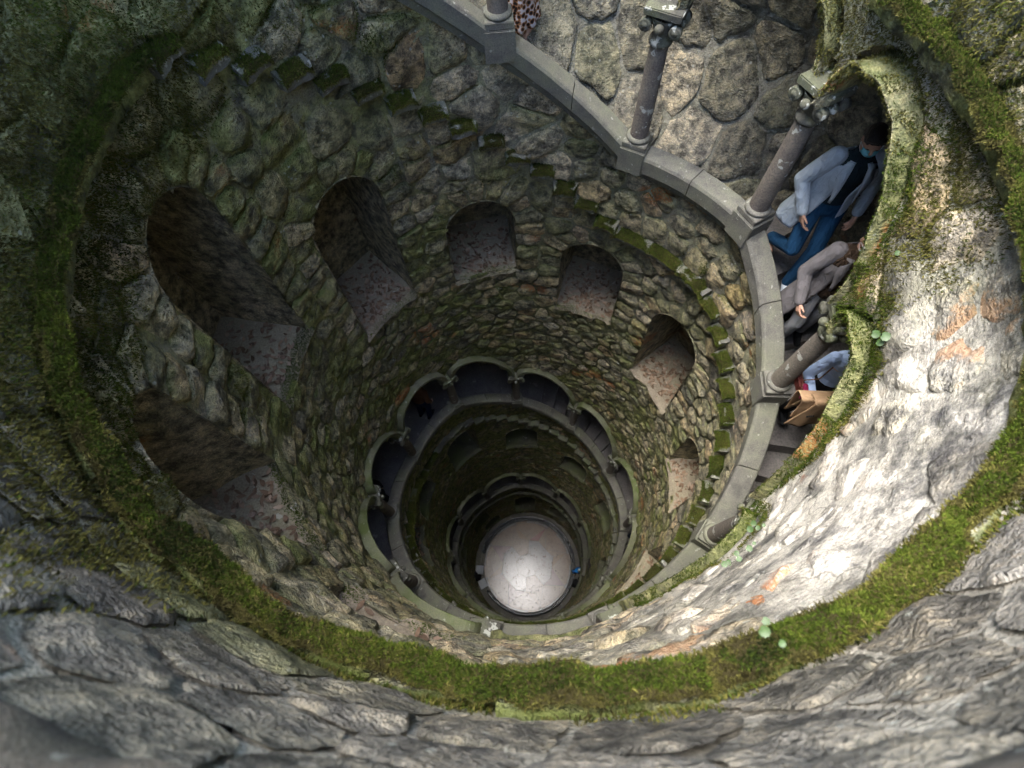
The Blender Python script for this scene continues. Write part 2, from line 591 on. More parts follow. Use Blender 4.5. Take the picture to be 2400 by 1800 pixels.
fc_d = np.mean(dd.ravel()[F], 1)
ui = UU.ravel()[F[:, 0]]
zi = ZZ.ravel()[F[:, 0]]
keep = (fc_d > -0.004)
ft = tier_of(ubar(ui, zi))
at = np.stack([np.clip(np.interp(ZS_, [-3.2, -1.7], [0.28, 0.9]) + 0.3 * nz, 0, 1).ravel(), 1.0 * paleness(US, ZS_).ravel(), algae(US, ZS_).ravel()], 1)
MORTAR_TRIS = verts[F[keep & (zi > -1.75) & (ui > 1.3) & (ui < 9.3)]][:, [0, 1, 2, 0, 2, 3]].reshape(-1, 3, 3)
for k in range(4):
    f = F[keep & (ft == k)]
    ids, inv = np.unique(f, return_inverse=True)
    link('mortar', new_mesh('mortar', verts[ids], [inv.reshape(-1, 4)], at[ids]), MAT['mortar'], walls[k])

# seeds of the stones
seeds = []
zrow = RIM - 0.03
row = 0
while zrow > -ZC + 0.03:
    hrow = 0.098 * rng.uniform(0.8, 1.25)
    fine_ = float(np.interp(zrow, [-4.5, -3.0, -1.9, -1.2], [0.74, 0.8, 1.0, 1.2]))
    hrow *= fine_
    uu = rng.uniform(0, 0.2)
    while uu < 11 - 0.08:
        w = 0.145 * rng.choice([0.65, 0.9, 1.1, 1.5], p=[.22, .33, .3, .15])
        w *= fine_
        seeds.append((uu + 0.5 * w / DU, zrow - 0.5 * hrow + rng.uniform(-.34, .34) * hrow))
        uu += w / DU
    zrow -= hrow
    row += 1
seeds = np.array(seeds)
# wedge stones set round the niche heads
ring = []
for uc, zs, zt in NICHES:
    sp = max(zt - NHW, zs + 0.1)
    rise = zt - sp
    off = 0.062
    n = 9
    for j in range(n):
        a = PI * (j + 0.5) / n
        ring.append((uc + (NHW + off) * math.cos(a) / DU, sp + (rise + off) * math.sin(a)))
    zz_ = sp - 0.05
    while zz_ > zs:
        for sgn in (-1, 1):
            ring.append((uc + sgn * (NHW + 0.07 + rng.uniform(-.012, .012)) / DU, zz_ + rng.uniform(-.015, .015)))
        zz_ -= 0.105
ring = np.array(ring)
ring[:, 0] %= 11
dmin = np.full(len(seeds), 9.0)
for q in ring:
    du = ((seeds[:, 0] - q[0] + 5.5) % 11 - 5.5) * DU
    dmin = np.minimum(dmin, np.hypot(du, seeds[:, 1] - q[1]))
seeds = np.concatenate([seeds[dmin > 0.085], ring])
sd = np.minimum(d_open(seeds[:, 0] % 11, seeds[:, 1]), d_ledge(seeds[:, 0] % 11, seeds[:, 1]))
seeds = seeds[sd > 0.022]
NSEED = len(seeds)
ss = seeds.copy()
ss[:, 0] = (ss[:, 0] % 11) * DU
ext_s = np.concatenate([ss, ss + [11 * DU, 0], ss - [11 * DU, 0]])
ext_s = ext_s[(ext_s[:, 0] > -0.8) & (ext_s[:, 0] < 11 * DU + 0.8)]
order = np.argsort(ext_s[:, 1])
ext_s = ext_s[order]
KN = 18


def stone_radii(c, M_, gap, soft=20.0):
    """outline radius of every stone in M_ directions: soft Voronoi cell clipped by the openings"""
    n = len(c)
    ph = np.linspace(0, 2 * PI, M_, endpoint=False)
    D = np.stack([np.cos(ph), np.sin(ph)], 1)
    out = np.empty((n, M_))
    zsort = ext_s[:, 1]
    for i in range(n):
        a, b = np.searchsorted(zsort, (c[i, 1] - 0.42, c[i, 1] + 0.42))
        v = ext_s[a:b] - c[i]
        d2 = (v * v).sum(1)
        k = np.argsort(d2)[1:KN + 1]
        v = v[k]
        dist = np.sqrt(d2[k]) + 1e-9
        hn = v / dist[:, None]
        cosv = D @ hn.T
        rr = np.where(cosv > 0.05, (dist[None] * 0.5 - gap) / np.maximum(cosv, 0.05), 9.0)
        rr = np.clip(rr, 0.006, 0.34)
        out[i] = (rr ** -soft).sum(1) ** (-1 / soft)
    # clip against the openings
    t_ = np.zeros((n, M_))
    hit = out.copy()
    for it in range(9):
        s_ = c[:, :1] + t_ * D[None, :, 0]
        z_ = c[:, 1:] + t_ * D[None, :, 1]
        u_ = (s_ / DU) % 11
        d_ = np.minimum(d_open(u_, z_), d_ledge(u_, z_) + 0.002)
        d_ = d_ + 0.009 * vnoise(np.stack([s_ * 22, z_ * 22, 0 * s_], -1), 3)
        t_ = np.minimum(t_ + np.maximum(d_ - 0.002, 0) * 0.9, out)
    return np.minimum(out, np.maximum(t_, 0.006)), ph


cpos = P(seeds[:, 0], Rw(seeds[:, 0], seeds[:, 1]), seeds[:, 1])
pu = project(P(seeds[:, 0] + 0.05 / DU, Rw(seeds[:, 0], seeds[:, 1]), seeds[:, 1]))
pz = project(P(seeds[:, 0], Rw(seeds[:, 0], seeds[:, 1]), seeds[:, 1] + 0.05))
pc = project(cpos)
area = (pu - pc)[:, 0] * (pz - pc)[:, 1] - (pu - pc)[:, 1] * (pz - pc)[:, 0]
area = np.abs(area)
inside = (pc[:, 0] > -60) & (pc[:, 0] < 2460) & (pc[:, 1] > -60) & (pc[:, 1] < 1860)
score = np.where(inside, area, 0)
ub_s = ubar(seeds[:, 0] % 11, seeds[:, 1])
tier_s = tier_of(ub_s)
near = (np.linalg.norm(cpos - CAM, axis=1) < 3.9) & inside
lod = np.where(near, 2, np.where((seeds[:, 1] > -4.6) & inside, 1, 0))
STONE_TRIS = []        # kept for growing moss


def make_stones(idx_, M_, fr, amp, flush=0.0):
    """-> verts (n, nv, 3), faces (nf,3) shared topology, tint (n,3)"""
    c = ss[idx_]
    rad, ph = stone_radii(c, M_, 0.0065)
    n = len(c)
    rad = rad * (1 + 0.05 * rng.randn(n, M_))
    rel = rng.uniform(0.007, 0.019, (n, 1))
    tx, tz = rng.uniform(-.11, .11, (2, n, 1))
    mean_r = rad.mean(1, keepdims=True)
    zz_s = c[:, 1:]
    rimflat = np.where((zz_s > zl((c[:, :1] / DU) % 11 - 11)) & ((c[:, :1] / DU) % 11 > 3.8) & ((c[:, :1] / DU) % 11 < 8.9), 0.35, 1.0)
    rel = rel * rimflat * np.interp(zz_s, [-4.0, -2.4, -1.6], [0.62, 0.75, 1.0])
    rel = rel * np.clip(mean_r / 0.05, 0.4, 1.3)
    facets = [(rng.uniform(0, 2 * PI, (n, 1)), rng.uniform(.12, .5, (n, 1)), rng.uniform(0.0, 0.7, (n, 1))) for _ in range(4)]
    pl_ = paleness(seeds[idx_, 0], seeds[idx_, 1])[:, None]
    rel = rel * (1 - 0.45 * np.clip(pl_ * 1.2, 0, 1))
    rings = []
    for q, f in enumerate(fr):
        s_ = c[:, :1] + rad * f * np.cos(ph)
        z_ = c[:, 1:] + rad * f * np.sin(ph)
        prof = -0.35 if q == 0 else (1 - 0.30 * f ** 5)
        h = rel * prof + rimflat * (tx * np.cos(ph) + tz * np.sin(ph)) * rad * f * (0.2 if q == 0 else 1.0)
        if q:
            for fa, fs_, fo in facets:       # broken faces
                x_ = rad * f * np.cos(ph - fa)
                h = np.minimum(h, rel * 1.05 - fs_ * (x_ - fo * mean_r))
            h = np.maximum(h, -0.25 * rel)
        rings.append((s_, z_, h, q))
    V = []
    for s_, z_, h, q in rings:
        u_ = s_ / DU
        rw = Rw(u_, z_)
        pp = P(u_, rw, z_)
        nn = fbm(pp * 5.5, 4, 11, 0.6)
        n2 = np.abs(fbm(pp * 11 + 40, 3, 23))
        n3_ = np.abs(fbm(pp * 3.2 + 11, 2, 37))
        h = h + (amp * nn - amp * 0.9 * (n2 - 0.2) - 0.6 * amp * n3_) * (0.5 if q == 0 else 1.0) * (0.4 + 0.6 * rimflat)
        V.append(P(u_, rw + 0.004 - h, z_))
    s_, z_, h, q = rings[-1]
    V = np.stack(V, 1)                                   # n, rings, M, 3
    cen = V[:, -1].mean(1, keepdims=True)                # n,1,3
    nr = len(fr)
    V = np.concatenate([V.reshape(n, -1, 3), cen], 1)
    Fq = []
    for r_ in range(nr - 1):
        for j in range(M_):
            a, b = r_ * M_ + j, r_ * M_ + (j + 1) % M_
            Fq += [(a, b, b + M_), (a, b + M_, a + M_)]
    for j in range(M_):
        Fq.append(((nr - 1) * M_ + j, (nr - 1) * M_ + (j + 1) % M_, nr * M_))
    sh_ = np.where((seeds[idx_, 1] > zl(seeds[idx_, 0] % 11 - 11)) & (seeds[idx_, 0] % 11 > 3.6) & (seeds[idx_, 0] % 11 < 8.9), 0.08, 1.0)  # near rim stones darker: wet granite, plus shade put into the tone
    tint = np.stack([np.clip(rng.beta(1.4, 1.4, n) + 0.15 * np.clip((-seeds[idx_, 1] - 3.5) / 2, 0, 1), 0, 1) * sh_, np.clip(paleness(seeds[idx_, 0], seeds[idx_, 1]) + rng.uniform(-.12, .12, n), 0, 1),  # deeper stones toned lighter, standing in for light that is lacking there
                     np.clip(algae(seeds[idx_, 0], seeds[idx_, 1]) * rng.uniform(0.35, 1.35, n), 0, 1)], 1)
    return V, np.array(Fq, np.int32), tint


SPEC = {0: (11, (1.0, 0.85, 0.45), 0.010), 1: (18, (1.0, 0.93, 0.74, 0.48, 0.22), 0.014), 2: (34, (1.0, 0.95, 0.84, 0.70, 0.55, 0.40, 0.26, 0.12), 0.013)}
single = np.zeros(NSEED, bool)
for k in range(4):
    q = np.where(tier_s == k)[0]
    o_ = q[np.argsort(-score[q])][:295]
    single[o_[score[o_] > 0]] = True
rest = {k: ([], [], [], [0]) for k in range(4)}
for L in (0, 1, 2):
    idx_ = np.where(lod == L)[0]
    if not len(idx_):
        continue
    M_, fr, amp = SPEC[L]
    V, Fq, tint = make_stones(idx_, M_, fr, amp)
    if L == 2 or L == 1:
        for i, gi in enumerate(idx_):
            if seeds[gi, 1] > -2.6 and inside[gi]:
                STONE_TRIS.append((V[i], Fq))
    for i, gi in enumerate(idx_):
        k = int(tier_s[gi])
        if single[gi]:
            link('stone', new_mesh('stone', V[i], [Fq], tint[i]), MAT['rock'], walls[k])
        else:
            vs, fs, ts, cnt = rest[k]
            vs.append(V[i])
            fs.append(Fq + cnt[0])
            ts.append(np.tile(tint[i], (len(V[i]), 1)))
            cnt[0] += len(V[i])
for k in range(4):
    vs, fs, ts, cnt = rest[k]
    if vs:
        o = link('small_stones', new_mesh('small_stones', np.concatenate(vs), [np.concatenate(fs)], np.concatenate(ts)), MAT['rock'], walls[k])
        o['kind'] = 'stuff'

# niches: lining, back and floor
SILLS = []
for uc, zs, zt in NICHES:
    ub = float(ubar(np.array([uc % 11]), np.array([(zs + zt) / 2]))[0])
    k = int(tier_of(np.array([ub]))[0])
    sp = max(zt - NHW, zs + 0.1)
    rise = zt - sp
    out = [(-NHW, zs - 0.01), (-NHW, zs + (sp - zs) * 0.2), (-NHW, zs + (sp - zs) * 0.4), (-NHW, zs + (sp - zs) * 0.6), (-NHW, zs + (sp - zs) * 0.8)]
    out += [(-NHW * math.cos(a), sp + rise * math.sin(a)) for a in np.linspace(0, PI, 21)]
    out += [(NHW, zs + (sp - zs) * 0.8), (NHW, zs + (sp - zs) * 0.6), (NHW, zs + (sp - zs) * 0.4), (NHW, zs + (sp - zs) * 0.2), (NHW, zs - 0.01)]
    out = np.array(out)
    nd = 21
    rr = np.linspace(1.002, 1.42, nd)
    rwn = float(Rw(uc % 11, (zs + zt) / 2)) - 1
    V = []
    for r_ in rr:
        sc_ = 1.0 + (0.03 if r_ > 1.01 else 0)
        s_ = out[:, 0] * sc_ / (r_ * 0.5 + 0.5)
        V.append(P(uc + s_ / DU, r_ + rwn, out[:, 1]))
    V = np.stack(V, 1)                       # outline, depth, 3
    nn = fbm(V * 4.0, 4, 31)[..., None]
    cen = P(uc, 1.2, (zs + sp) / 2)
    dirn = V - cen
    dirn /= np.linalg.norm(dirn, axis=-1, keepdims=True)
    wgt = np.ones((1, nd, 1))
    wgt[0, 0] = 0.0
    V = V + dirn * (nn * 0.09 - 0.03 * np.abs(fbm(V * 9, 3, 36))[..., None]) * wgt
    lin = link('niche', new_mesh('niche_lining', V.reshape(-1, 3), [grid_faces(len(out), nd)], np.array([0.5, 0.0, 0.22])), MAT['rock'], walls[k])
    # back wall: fan
    bk = V[:, -1]
    c_ = bk.mean(0)
    vb = [bk * (1 - t_) + c_ * t_ for t_ in (0, 0.25, 0.5, 0.75, 1.0)]
    vb = np.stack(vb, 1)
    vb = vb + fbm(vb * 5, 4, 8)[..., None] * 0.04 * np.array([math.cos(TH0 - DU * uc), math.sin(TH0 - DU * uc), 0]) * np.array([0, 1, 1, 1, 1])[None, :, None]
    link('back', new_mesh('niche_back', vb.reshape(-1, 3), [grid_faces(len(out), 5, True)], np.array([0.4, 0.0, 0.2])), MAT['rock'], lin)
    gs, gr = np.meshgrid(np.linspace(-1.06, 1.06, 16), np.linspace(0.988, 1.43, 18), indexing='ij')
    pf = P(uc + gs * NHW / DU / (gr * 0.5 + 0.5), gr + rwn, zs)
    pf[..., 2] += fbm(pf * 3.5, 4, 77) * 0.03 - 0.05 * np.clip((1.004 - gr) / 0.016, 0, 1) ** 2
    pf += (np.clip((1.03 - gr) / 0.04, 0, 1) * fbm(pf * 7, 3, 78))[..., None] * np.array([1, 1, 0.6]) * 0.05
    if uc < 12.5:
        qf = pf[:, :4].reshape(-1, 3)[grid_faces(16, 4)]
        SILLS.append((uc, np.concatenate([qf[:, [0, 1, 2]], qf[:, [0, 2, 3]]])))
    link('sill_floor', new_mesh('niche_floor', pf.reshape(-1, 3), [grid_faces(16, 18)]), MAT['sand' if zs > -4.9 else 'sand_deep'], lin)

# ------------------------------------------------------------------ generic sweeps
def sweep(prof, us, zf, rad_shift=None, closed=True, cap=True):
    """prof: list of (r, dz); swept along bays us at height zf(u)"""
    prof = np.array(prof)
    us = np.asarray(us, float)
    z0 = zf(us)
    r = prof[None, :, 0] + (0 if rad_shift is None else rad_shift(us)[:, None])
    V = P(us[:, None], r, z0[:, None] + prof[None, :, 1])
    n, m = len(us), len(prof)
    i, j = np.meshgrid(np.arange(n - 1), np.arange(m if closed else m - 1), indexing='ij')
    i, j = i.ravel(), j.ravel()
    j2 = (j + 1) % m
    Fs = np.stack([i * m + j, i * m + j2, (i + 1) * m + j2, (i + 1) * m + j], 1)
    V = V.reshape(-1, 3)
    faces = [Fs]
    if cap:
        caps = []
        for base in (0, (n - 1) * m):
            c_ = len(V)
            V = np.concatenate([V, V[base:base + m].mean(0, keepdims=True)])
            for q in range(m):
                caps.append((base + q, base + (q + 1) % m, c_))
        faces.append(np.array(caps))
    return V, faces


def box_local(cx, cy, cz, hx, hy, hz, bev=0.0):
    bm = bmesh.new()
    bmesh.ops.create_cube(bm, size=2)
    for v in bm.verts:
        v.co = Vector((v.co.x * hx + cx, v.co.y * hy + cy, v.co.z * hz + cz))
    if bev:
        bmesh.ops.bevel(bm, geom=bm.edges[:], offset=bev, segments=2, affect='EDGES')
    return bm


def bm_mesh(name, bm, smooth=False):
    me = bpy.data.meshes.new(name)
    bmesh.ops.recalc_face_normals(bm, faces=bm.faces[:])
    bm.to_mesh(me)
    bm.free()
    if smooth:
        me.polygons.foreach_set('use_smooth', np.full(len(me.polygons), True))
    return me


def lathe(prof, n=20, cx=0.0, cy=0.0):
    prof = np.array(prof)
    a = np.linspace(0, 2 * PI, n, endpoint=False)
    V = np.stack([prof[None, :, 0] * np.cos(a)[:, None] + cx, prof[None, :, 0] * np.sin(a)[:, None] + cy, np.broadcast_to(prof[None, :, 1], (n, len(prof)))], -1)
    return V.reshape(-1, 3), [grid_faces(n, len(prof), True)]


def tube(pts, rad, n=8, cap=True):
    """tapered tube along points"""
    pts = np.asarray(pts, float)
    rad = np.broadcast_to(np.asarray(rad, float), (len(pts),))
    t_ = np.gradient(pts, axis=0)
    t_ /= np.linalg.norm(t_, axis=1, keepdims=True) + 1e-9
    up = np.array([0.1, 0.2, 1.0]) if abs(t_[0][2]) < 0.9 else np.array([1.0, 0.1, 0])
    V = []
    for p_, d_, r_ in zip(pts, t_, rad):
        x = np.cross(d_, up)
        x /= np.linalg.norm(x)
        y = np.cross(d_, x)
        a = np.linspace(0, 2 * PI, n, endpoint=False)
        V.append(p_ + r_ * (np.cos(a)[:, None] * x + np.sin(a)[:, None] * y))
    V = np.concatenate(V)
    m = len(pts)
    Fs = []
    for i in range(m - 1):
        for j in range(n):
            Fs.append((i * n + j, i * n + (j + 1) % n, (i + 1) * n + (j + 1) % n, (i + 1) * n + j))
    faces = [np.array(Fs)]
    if cap:
        V = np.concatenate([V, pts[:1], pts[-1:]])
        faces.append(np.array([(j, (j + 1) % n, m * n) for j in range(n)] + [((m - 1) * n + (j + 1) % n, (m - 1) * n + j, m * n + 1) for j in range(n)]))
    return V, faces


def merge(parts):
    Vs, Fs, c = [], [], 0
    for V, fs in parts:
        Vs.append(np.asarray(V))
        for f in fs:
            if len(f):
                Fs.append(np.asarray(f) + c)
        c += len(V)
    return np.concatenate(Vs), Fs


# ------------------------------------------------------------------ stair rail
RT = -0.058      # rail top below the column base
rail_prof = [(0.958, RT - 0.088), (0.953, RT - 0.080), (0.951, RT - 0.014), (0.957, RT - 0.003), (0.963, RT), (1.034, RT), (1.041, RT - 0.008), (1.042, RT - 0.088)]
rail_names = [('parapet_rail', 'weathered grey granite rail of the upper stair with a joint in every bay', U0, 8.0),
              ('parapet_rail', 'grey granite rail curving round the middle turn of the stair', 8.0, 19.0),
              ('parapet_rail', 'dim granite rail of the lowest turn of the stair', 19.0, 25.4)]
for nm, lab, a, b in rail_names:
    t_ = thing(nm, lab, 'rail', 'stair rails', tuple(P(a, 1.0, float(zc(a)))))
    inv = t_.location.copy()
    uu = a
    while uu < b - 1e-6:
        nxt = min(math.floor(uu * 2 + 1e-6) / 2 + 0.5, b)
        n = 9
        us = np.linspace(uu + 0.003, nxt - 0.003, n)
        V, fs = sweep(rail_prof, us, zc)
        V = V + fbm(V * 9, 3, 4)[:, None] * 0.004 - np.array(inv)
        link('rail_slab', new_mesh('rail_slab', V, fs, smooth=False), MAT['rail'], t_)
        # recessed moulding under the slab
        us2 = np.linspace(uu, nxt, n)
        V, fs = sweep([(0.975, RT - 0.125), (0.967, RT - 0.088), (1.036, RT - 0.088), (1.036, RT - 0.125)], us2, zc)
        link('moulding', new_mesh('moulding', V - np.array(inv), fs, smooth=False), MAT['rail'], t_)
        uu = nxt

# ------------------------------------------------------------------ columns
def volute(cx, cy, cz, r, w, ax):
    """small scroll: short fat cylinder with a boss, axis along local direction ax (unit, horizontal)"""
    ax = np.array(ax, float)
    side = np.array([-ax[1], ax[0], 0])
    V, Fs, c = [], [], 0
    prof = [(0.0, -w), (r * 0.45, -w), (r * 0.5, -w * 0.8), (r * 0.72, -w * 0.78), (r, -w * 0.8), (r, w * 0.8), (r * 0.72, w * 0.78), (r * 0.5, w * 0.8), (r * 0.45, w), (0.0, w)]
    n = 14
    a = np.linspace(0, 2 * PI, n, endpoint=False)
    up = np.array([0, 0, 1.0])
    pts = []
    for k in range(n):
        for rr_, hh in prof:
            pts.append(np.array([cx, cy, cz]) + side * rr_ * math.cos(a[k]) + up * rr_ * math.sin(a[k]) + ax * hh)
    return np.array(pts), [grid_faces(n, len(prof), True)]


def column_parts():
    """meshes in local frame: x radial outwards, y tangential, origin at the column base, metres"""
    m = {}
    bm = box_local(0, 0, (-0.155 - 0.035) / 2 * S + 0.0, 0.055 * S, 0.055 * S, (0.155 - 0.035) / 2 * S, 0.008)
    m['pedestal'] = bm_mesh('pedestal', bm)
    bm = box_local(0, 0, -0.021 * S, 0.050 * S, 0.050 * S, 0.013 * S, 0.006)
    m['plinth'] = bm_mesh('plinth', bm)
    V, f = lathe([(0.036 * S, -0.010 * S), (0.046 * S, -0.008 * S), (0.050 * S, -0.001 * S), (0.047 * S, 0.007 * S), (0.041 * S, 0.011 * S), (0.035 * S, 0.012 * S)], 22)
    m['base_ring'] = new_mesh('base_ring', V, f)
    V, f = lathe([(0.0365 * S, 0.008 * S), (0.036 * S, 0.05 * S), (0.0345 * S, 0.2 * S), (0.0315 * S, 0.40 * S)], 22)
    m['shaft'] = new_mesh('shaft', V, f)
    parts = [lathe([(0.031 * S, 0.392 * S), (0.040 * S, 0.394 * S), (0.042 * S, 0.402 * S), (0.039 * S, 0.410 * S), (0.030 * S, 0.412 * S), (0.030 * S, 0.425 * S), (0.036 * S, 0.45 * S), (0.050 * S, 0.478 * S), (0.052 * S, 0.49 * S)], 20)]
    m['capital'] = new_mesh('capital', *parts[0])
    vol = []
    for sx in (-1, 1):
        for sy in (-1, 1):
            vol.append(volute(sx * 0.042 * S, sy * 0.052 * S, 0.466 * S, 0.021 * S, 0.014 * S, (1, 0, 0)))
    V, f = merge(vol)
    m['volute'] = vol
    # small balls between the scrolls
    balls = []
    for sx, sy in ((-0.056, 0), (0.056, 0), (0, 0.056), (0, -0.056)):
        a = np.linspace(0, PI, 8)
        bv, bf = lathe([(0.016 * S * math.sin(q) + 1e-4, 0.468 * S - 0.016 * S * math.cos(q)) for q in a], 10, sx * S, sy * S)
        balls.append((bv, bf))
    m['ball'] = balls
    bm = box_local(0, 0, 0.511 * S, 0.054 * S, 0.064 * S, 0.013 * S, 0.008)
    m['abacus'] = bm_mesh('abacus', bm)
    return m


CP = column_parts()
CP['volute_me'] = [new_mesh('volute', *v) for v in CP['volute']]
CP['ball_me'] = [new_mesh('ball', *v) for v in CP['ball']]
for key, mt in (('pedestal', 'rail'), ('plinth', 'rail'), ('base_ring', 'rail'), ('shaft', 'shaft'), ('capital', 'capital'), ('abacus', 'capital')):
    CP[key].materials.append(MAT[mt])
for me in CP['volute_me'] + CP['ball_me']:
    me.materials.append(MAT['capital'])
COL_LABEL = {0: 'column base at the top edge beside the leopard print skirt', 1: 'tall reddish column before the bare rubble gallery wall',
             2: 'lichen-spotted column with scrolled capital next to the man in the pale jacket', 3: 'column crossing in front of the person holding the camel coat',
             4: 'short-looking column beside the moss edge and round pennywort leaves', 5: 'column base almost hidden behind the bright rim wall',
             7: 'column of the middle arcade peeping over the mossy near ledge', 8: 'column of the middle arcade with a dark-haired person behind it',
             9: 'column of the middle arcade between two green mossy arches', 10: 'column of the middle arcade next to the person in blue jeans',
             11: 'column at the far middle of the middle arcade', 12: 'column of the middle arcade beside the wide dark steps',
             13: 'small column of the middle arcade above the curved rail corner', 14: 'column of the middle arcade beside the bright blue jacket',
             15: 'last visible column of the middle arcade below the rim moss'}
for i in range(0, 25):
    lab = COL_LABEL.get(i)
    grp = 'columns of the upper arcade' if i < 7 else 'columns of the middle arcade' if i < 18 else 'columns of the lowest arcade'
    if lab is None:
        if i in (-1, 6, 16, 17):
            lab = {6: 'granite column of the upper arcade hidden behind the near rim', 16: 'first granite column of the middle arcade hidden behind the rim moss', 17: 'second granite column of the middle arcade hidden behind the rim moss'}.get(i, '')
            if i == -1:
                lab = 'granite column beyond the top edge of the view'
        else:
            lab = 'dim granite column of the lowest arcade'
    base = P(i, 1.0, float(zc(i)))
    o = thing('column', lab, 'column', grp, tuple(base))
    th = TH0 - DU * i
    o.rotation_euler = (0, 0, th)
    for key in ('pedestal', 'plinth', 'base_ring', 'shaft'):
        link(key, CP[key], None, o)
    c_ = link('capital', CP['capital'], None, o)
    for me in CP['volute_me']:
        link('volute', me, None, c_)
    for me in CP['ball_me']:
        link('ball', me, None, c_)
    link('abacus', CP['abacus'], None, c_)

# ------------------------------------------------------------------ arches of the arcade
for i in range(1, 25):
    ub = i + 0.5
    k = int(tier_of(np.array([ub - 11.0]))[0]) if True else 0
    n = 25
    xs = np.sin(np.linspace(-PI / 2, PI / 2, n))
    a = np.linspace(-PI / 2, PI / 2, n)
    inner = np.stack([np.sin(a) * AH, AB * np.cos(a)], 1)
    outer = np.stack([np.sin(a) * EXH, EXB * np.cos(a)], 1)
    # legs of the arch down on to the abacus
    leg_i = np.array([[-AH, -0.006]])
    leg_o = np.array([[-EXH - 0.008, -0.006]])
    inner = np.concatenate([leg_i, inner, leg_i * [-1, 1]])
    outer = np.concatenate([leg_o, outer, leg_o * [-1, 1]])
    rf, rb = 0.968, 1.075
    rough_arch = i <= 5
    if 2 <= i <= 4:
        inner = inner * [1.07, 1.0] + np.array([0, 0.045]) * np.cos(np.linspace(-PI / 2, PI / 2, len(inner)))[:, None]
        outer = outer * [1.0, 1.0] + np.array([0, 0.045]) * np.cos(np.linspace(-PI / 2, PI / 2, len(outer)))[:, None]
    if rough_arch:
        outer = inner * 0.45 + outer * 0.55
        rf = 0.984 - (0.044 if 2 <= i <= 4 else 0)
    m = len(inner)

    def pt(xy, r):
        u_ = ub + xy[:, 0] / DU
        return P(u_, r, zc(np.clip(u_, i, i + 1)) + SPR + xy[:, 1])
    mid = inner * 0.8 + outer * 0.2
    mid2 = inner * 0.25 + outer * 0.75
    V = np.stack([pt(inner, rb), pt(inner, rf + 0.012), pt(mid, rf), pt(mid2, rf + 0.002), pt(mid2 * 0.75 + outer * 0.25, rf - 0.010), pt(outer, rf - 0.008), pt(outer, rf + 0.06), pt(outer, rb)], 1)
    if rough_arch:
        V = V + (fbm(V * 5, 4, 9)[..., None] * 0.05) * np.array([1, 1, 1])
        at_ = np.stack([np.full(m * 8, .5), 0.3 * paleness(np.full(m * 8, ub % 11), np.full(m * 8, float(zc(ub)))), np.full(m * 8, .6)], 1)
        link('arch', new_mesh('arch', V.reshape(-1, 3), [grid_faces(m, 8)], at_), MAT['rock'], walls[k])
        if i in (1, 2, 3, 4):
            qf = grid_faces(m, 8)
            qf = qf[(qf[:, 0] % 8) >= 1]
            STONE_TRIS.append((V.reshape(-1, 3), np.concatenate([qf[:, [0, 1, 2]], qf[:, [0, 2, 3]]])))
    else:
        V = V + fbm(V * 7, 3, 9)[..., None] * 0.006
        link('arch', new_mesh('arch', V.reshape(-1, 3), [grid_faces(m, 8)], smooth=False), MAT['arch'], walls[k])

# ------------------------------------------------------------------ gallery behind the arcade
ROUT = 1.52
gal = thing('staircase', 'spiral staircase of worn grey stone steps behind the arcades', 'staircase', None, tuple(P(0, 1.3, -2.0)))
gorg = np.array(gal.location)
FL = -0.385
nb = int(round((U1 - U0) * 5))
b_ = U0
blocks = []
for i in range(math.floor(U0), math.ceil(U1)):
    if i % 4 == 1:
        blocks.append((i, i + 1.0, float(zc(i + 0.5))))
    else:
        for q in range(5):
            blocks.append((i + q / 5, i + (q + 1) / 5, float(zc(i + (q + 0.5) / 5))))
for a, b, z_ in blocks:
    if a > U1:
        continue
    us = np.linspace(a - 0.012, b - 0.0035, 10 if b - a > 0.5 else 4)
    V, fs = sweep([(1.045, -0.16), (1.045, 0.0), (ROUT + 0.02, 0.0), (ROUT + 0.02, -0.16)], us, lambda q, z_=z_: np.full(np.shape(q), z_ + FL))
    link('landing' if b - a > 0.5 else 'step', new_mesh('step', V - gorg, fs, smooth=False), MAT['step'], gal)
# inner face of the parapet under the rail (seen from the gallery side) and the vault
us = np.linspace(U0, U1, 500)
V, fs = sweep([(1.03, RT - 0.09), (1.05, RT - 0.09), (1.05, FL - 0.2), (1.03, FL - 0.2)], us, zc)
link('parapet_back', new_mesh('parapet_back', V - gorg, fs, smooth=False), MAT['step'], gal)
us = np.linspace(1.0, 25.0, 400)
V, fs = sweep([(1.07, 0.70), (1.075, 0.86), (1.14, 0.94), (1.24, 1.0), (1.34, 0.99), (1.44, 0.92), (ROUT + 0.01, 0.78), (ROUT + 0.02, 0.6)], us, zc, closed=False, cap=False)
V = V + fbm(V * 4, 3, 2)[:, None] * 0.03
link('gallery_vault', new_mesh('gallery_vault', V, fs), MAT['vault'], None, kind='structure')
# back of the arcade spandrels so that no light leaks
V, fs = sweep([(1.075, 0.74), (1.078, 1.3)], us, zc, closed=False, cap=False)

# rubble lining of the gallery
gw = thing('gallery_wall', 'big grey rubble stones with wide mortar lining the stair gallery', 'wall', None, tuple(P(1.5, ROUT, -2.0)))
worg = np.array(gw.location)


def rout(u, d):
    """gallery wall radius: the foot of the wall slopes out towards the rail along the first flight and landing"""
    k_ = np.clip((1.95 - np.asarray(u)) / 0.4, 0, 1)
    return ROUT - 0.40 * k_ * np.clip((0.16 - np.asarray(d)) / 0.56, 0, 1) ** 1.2


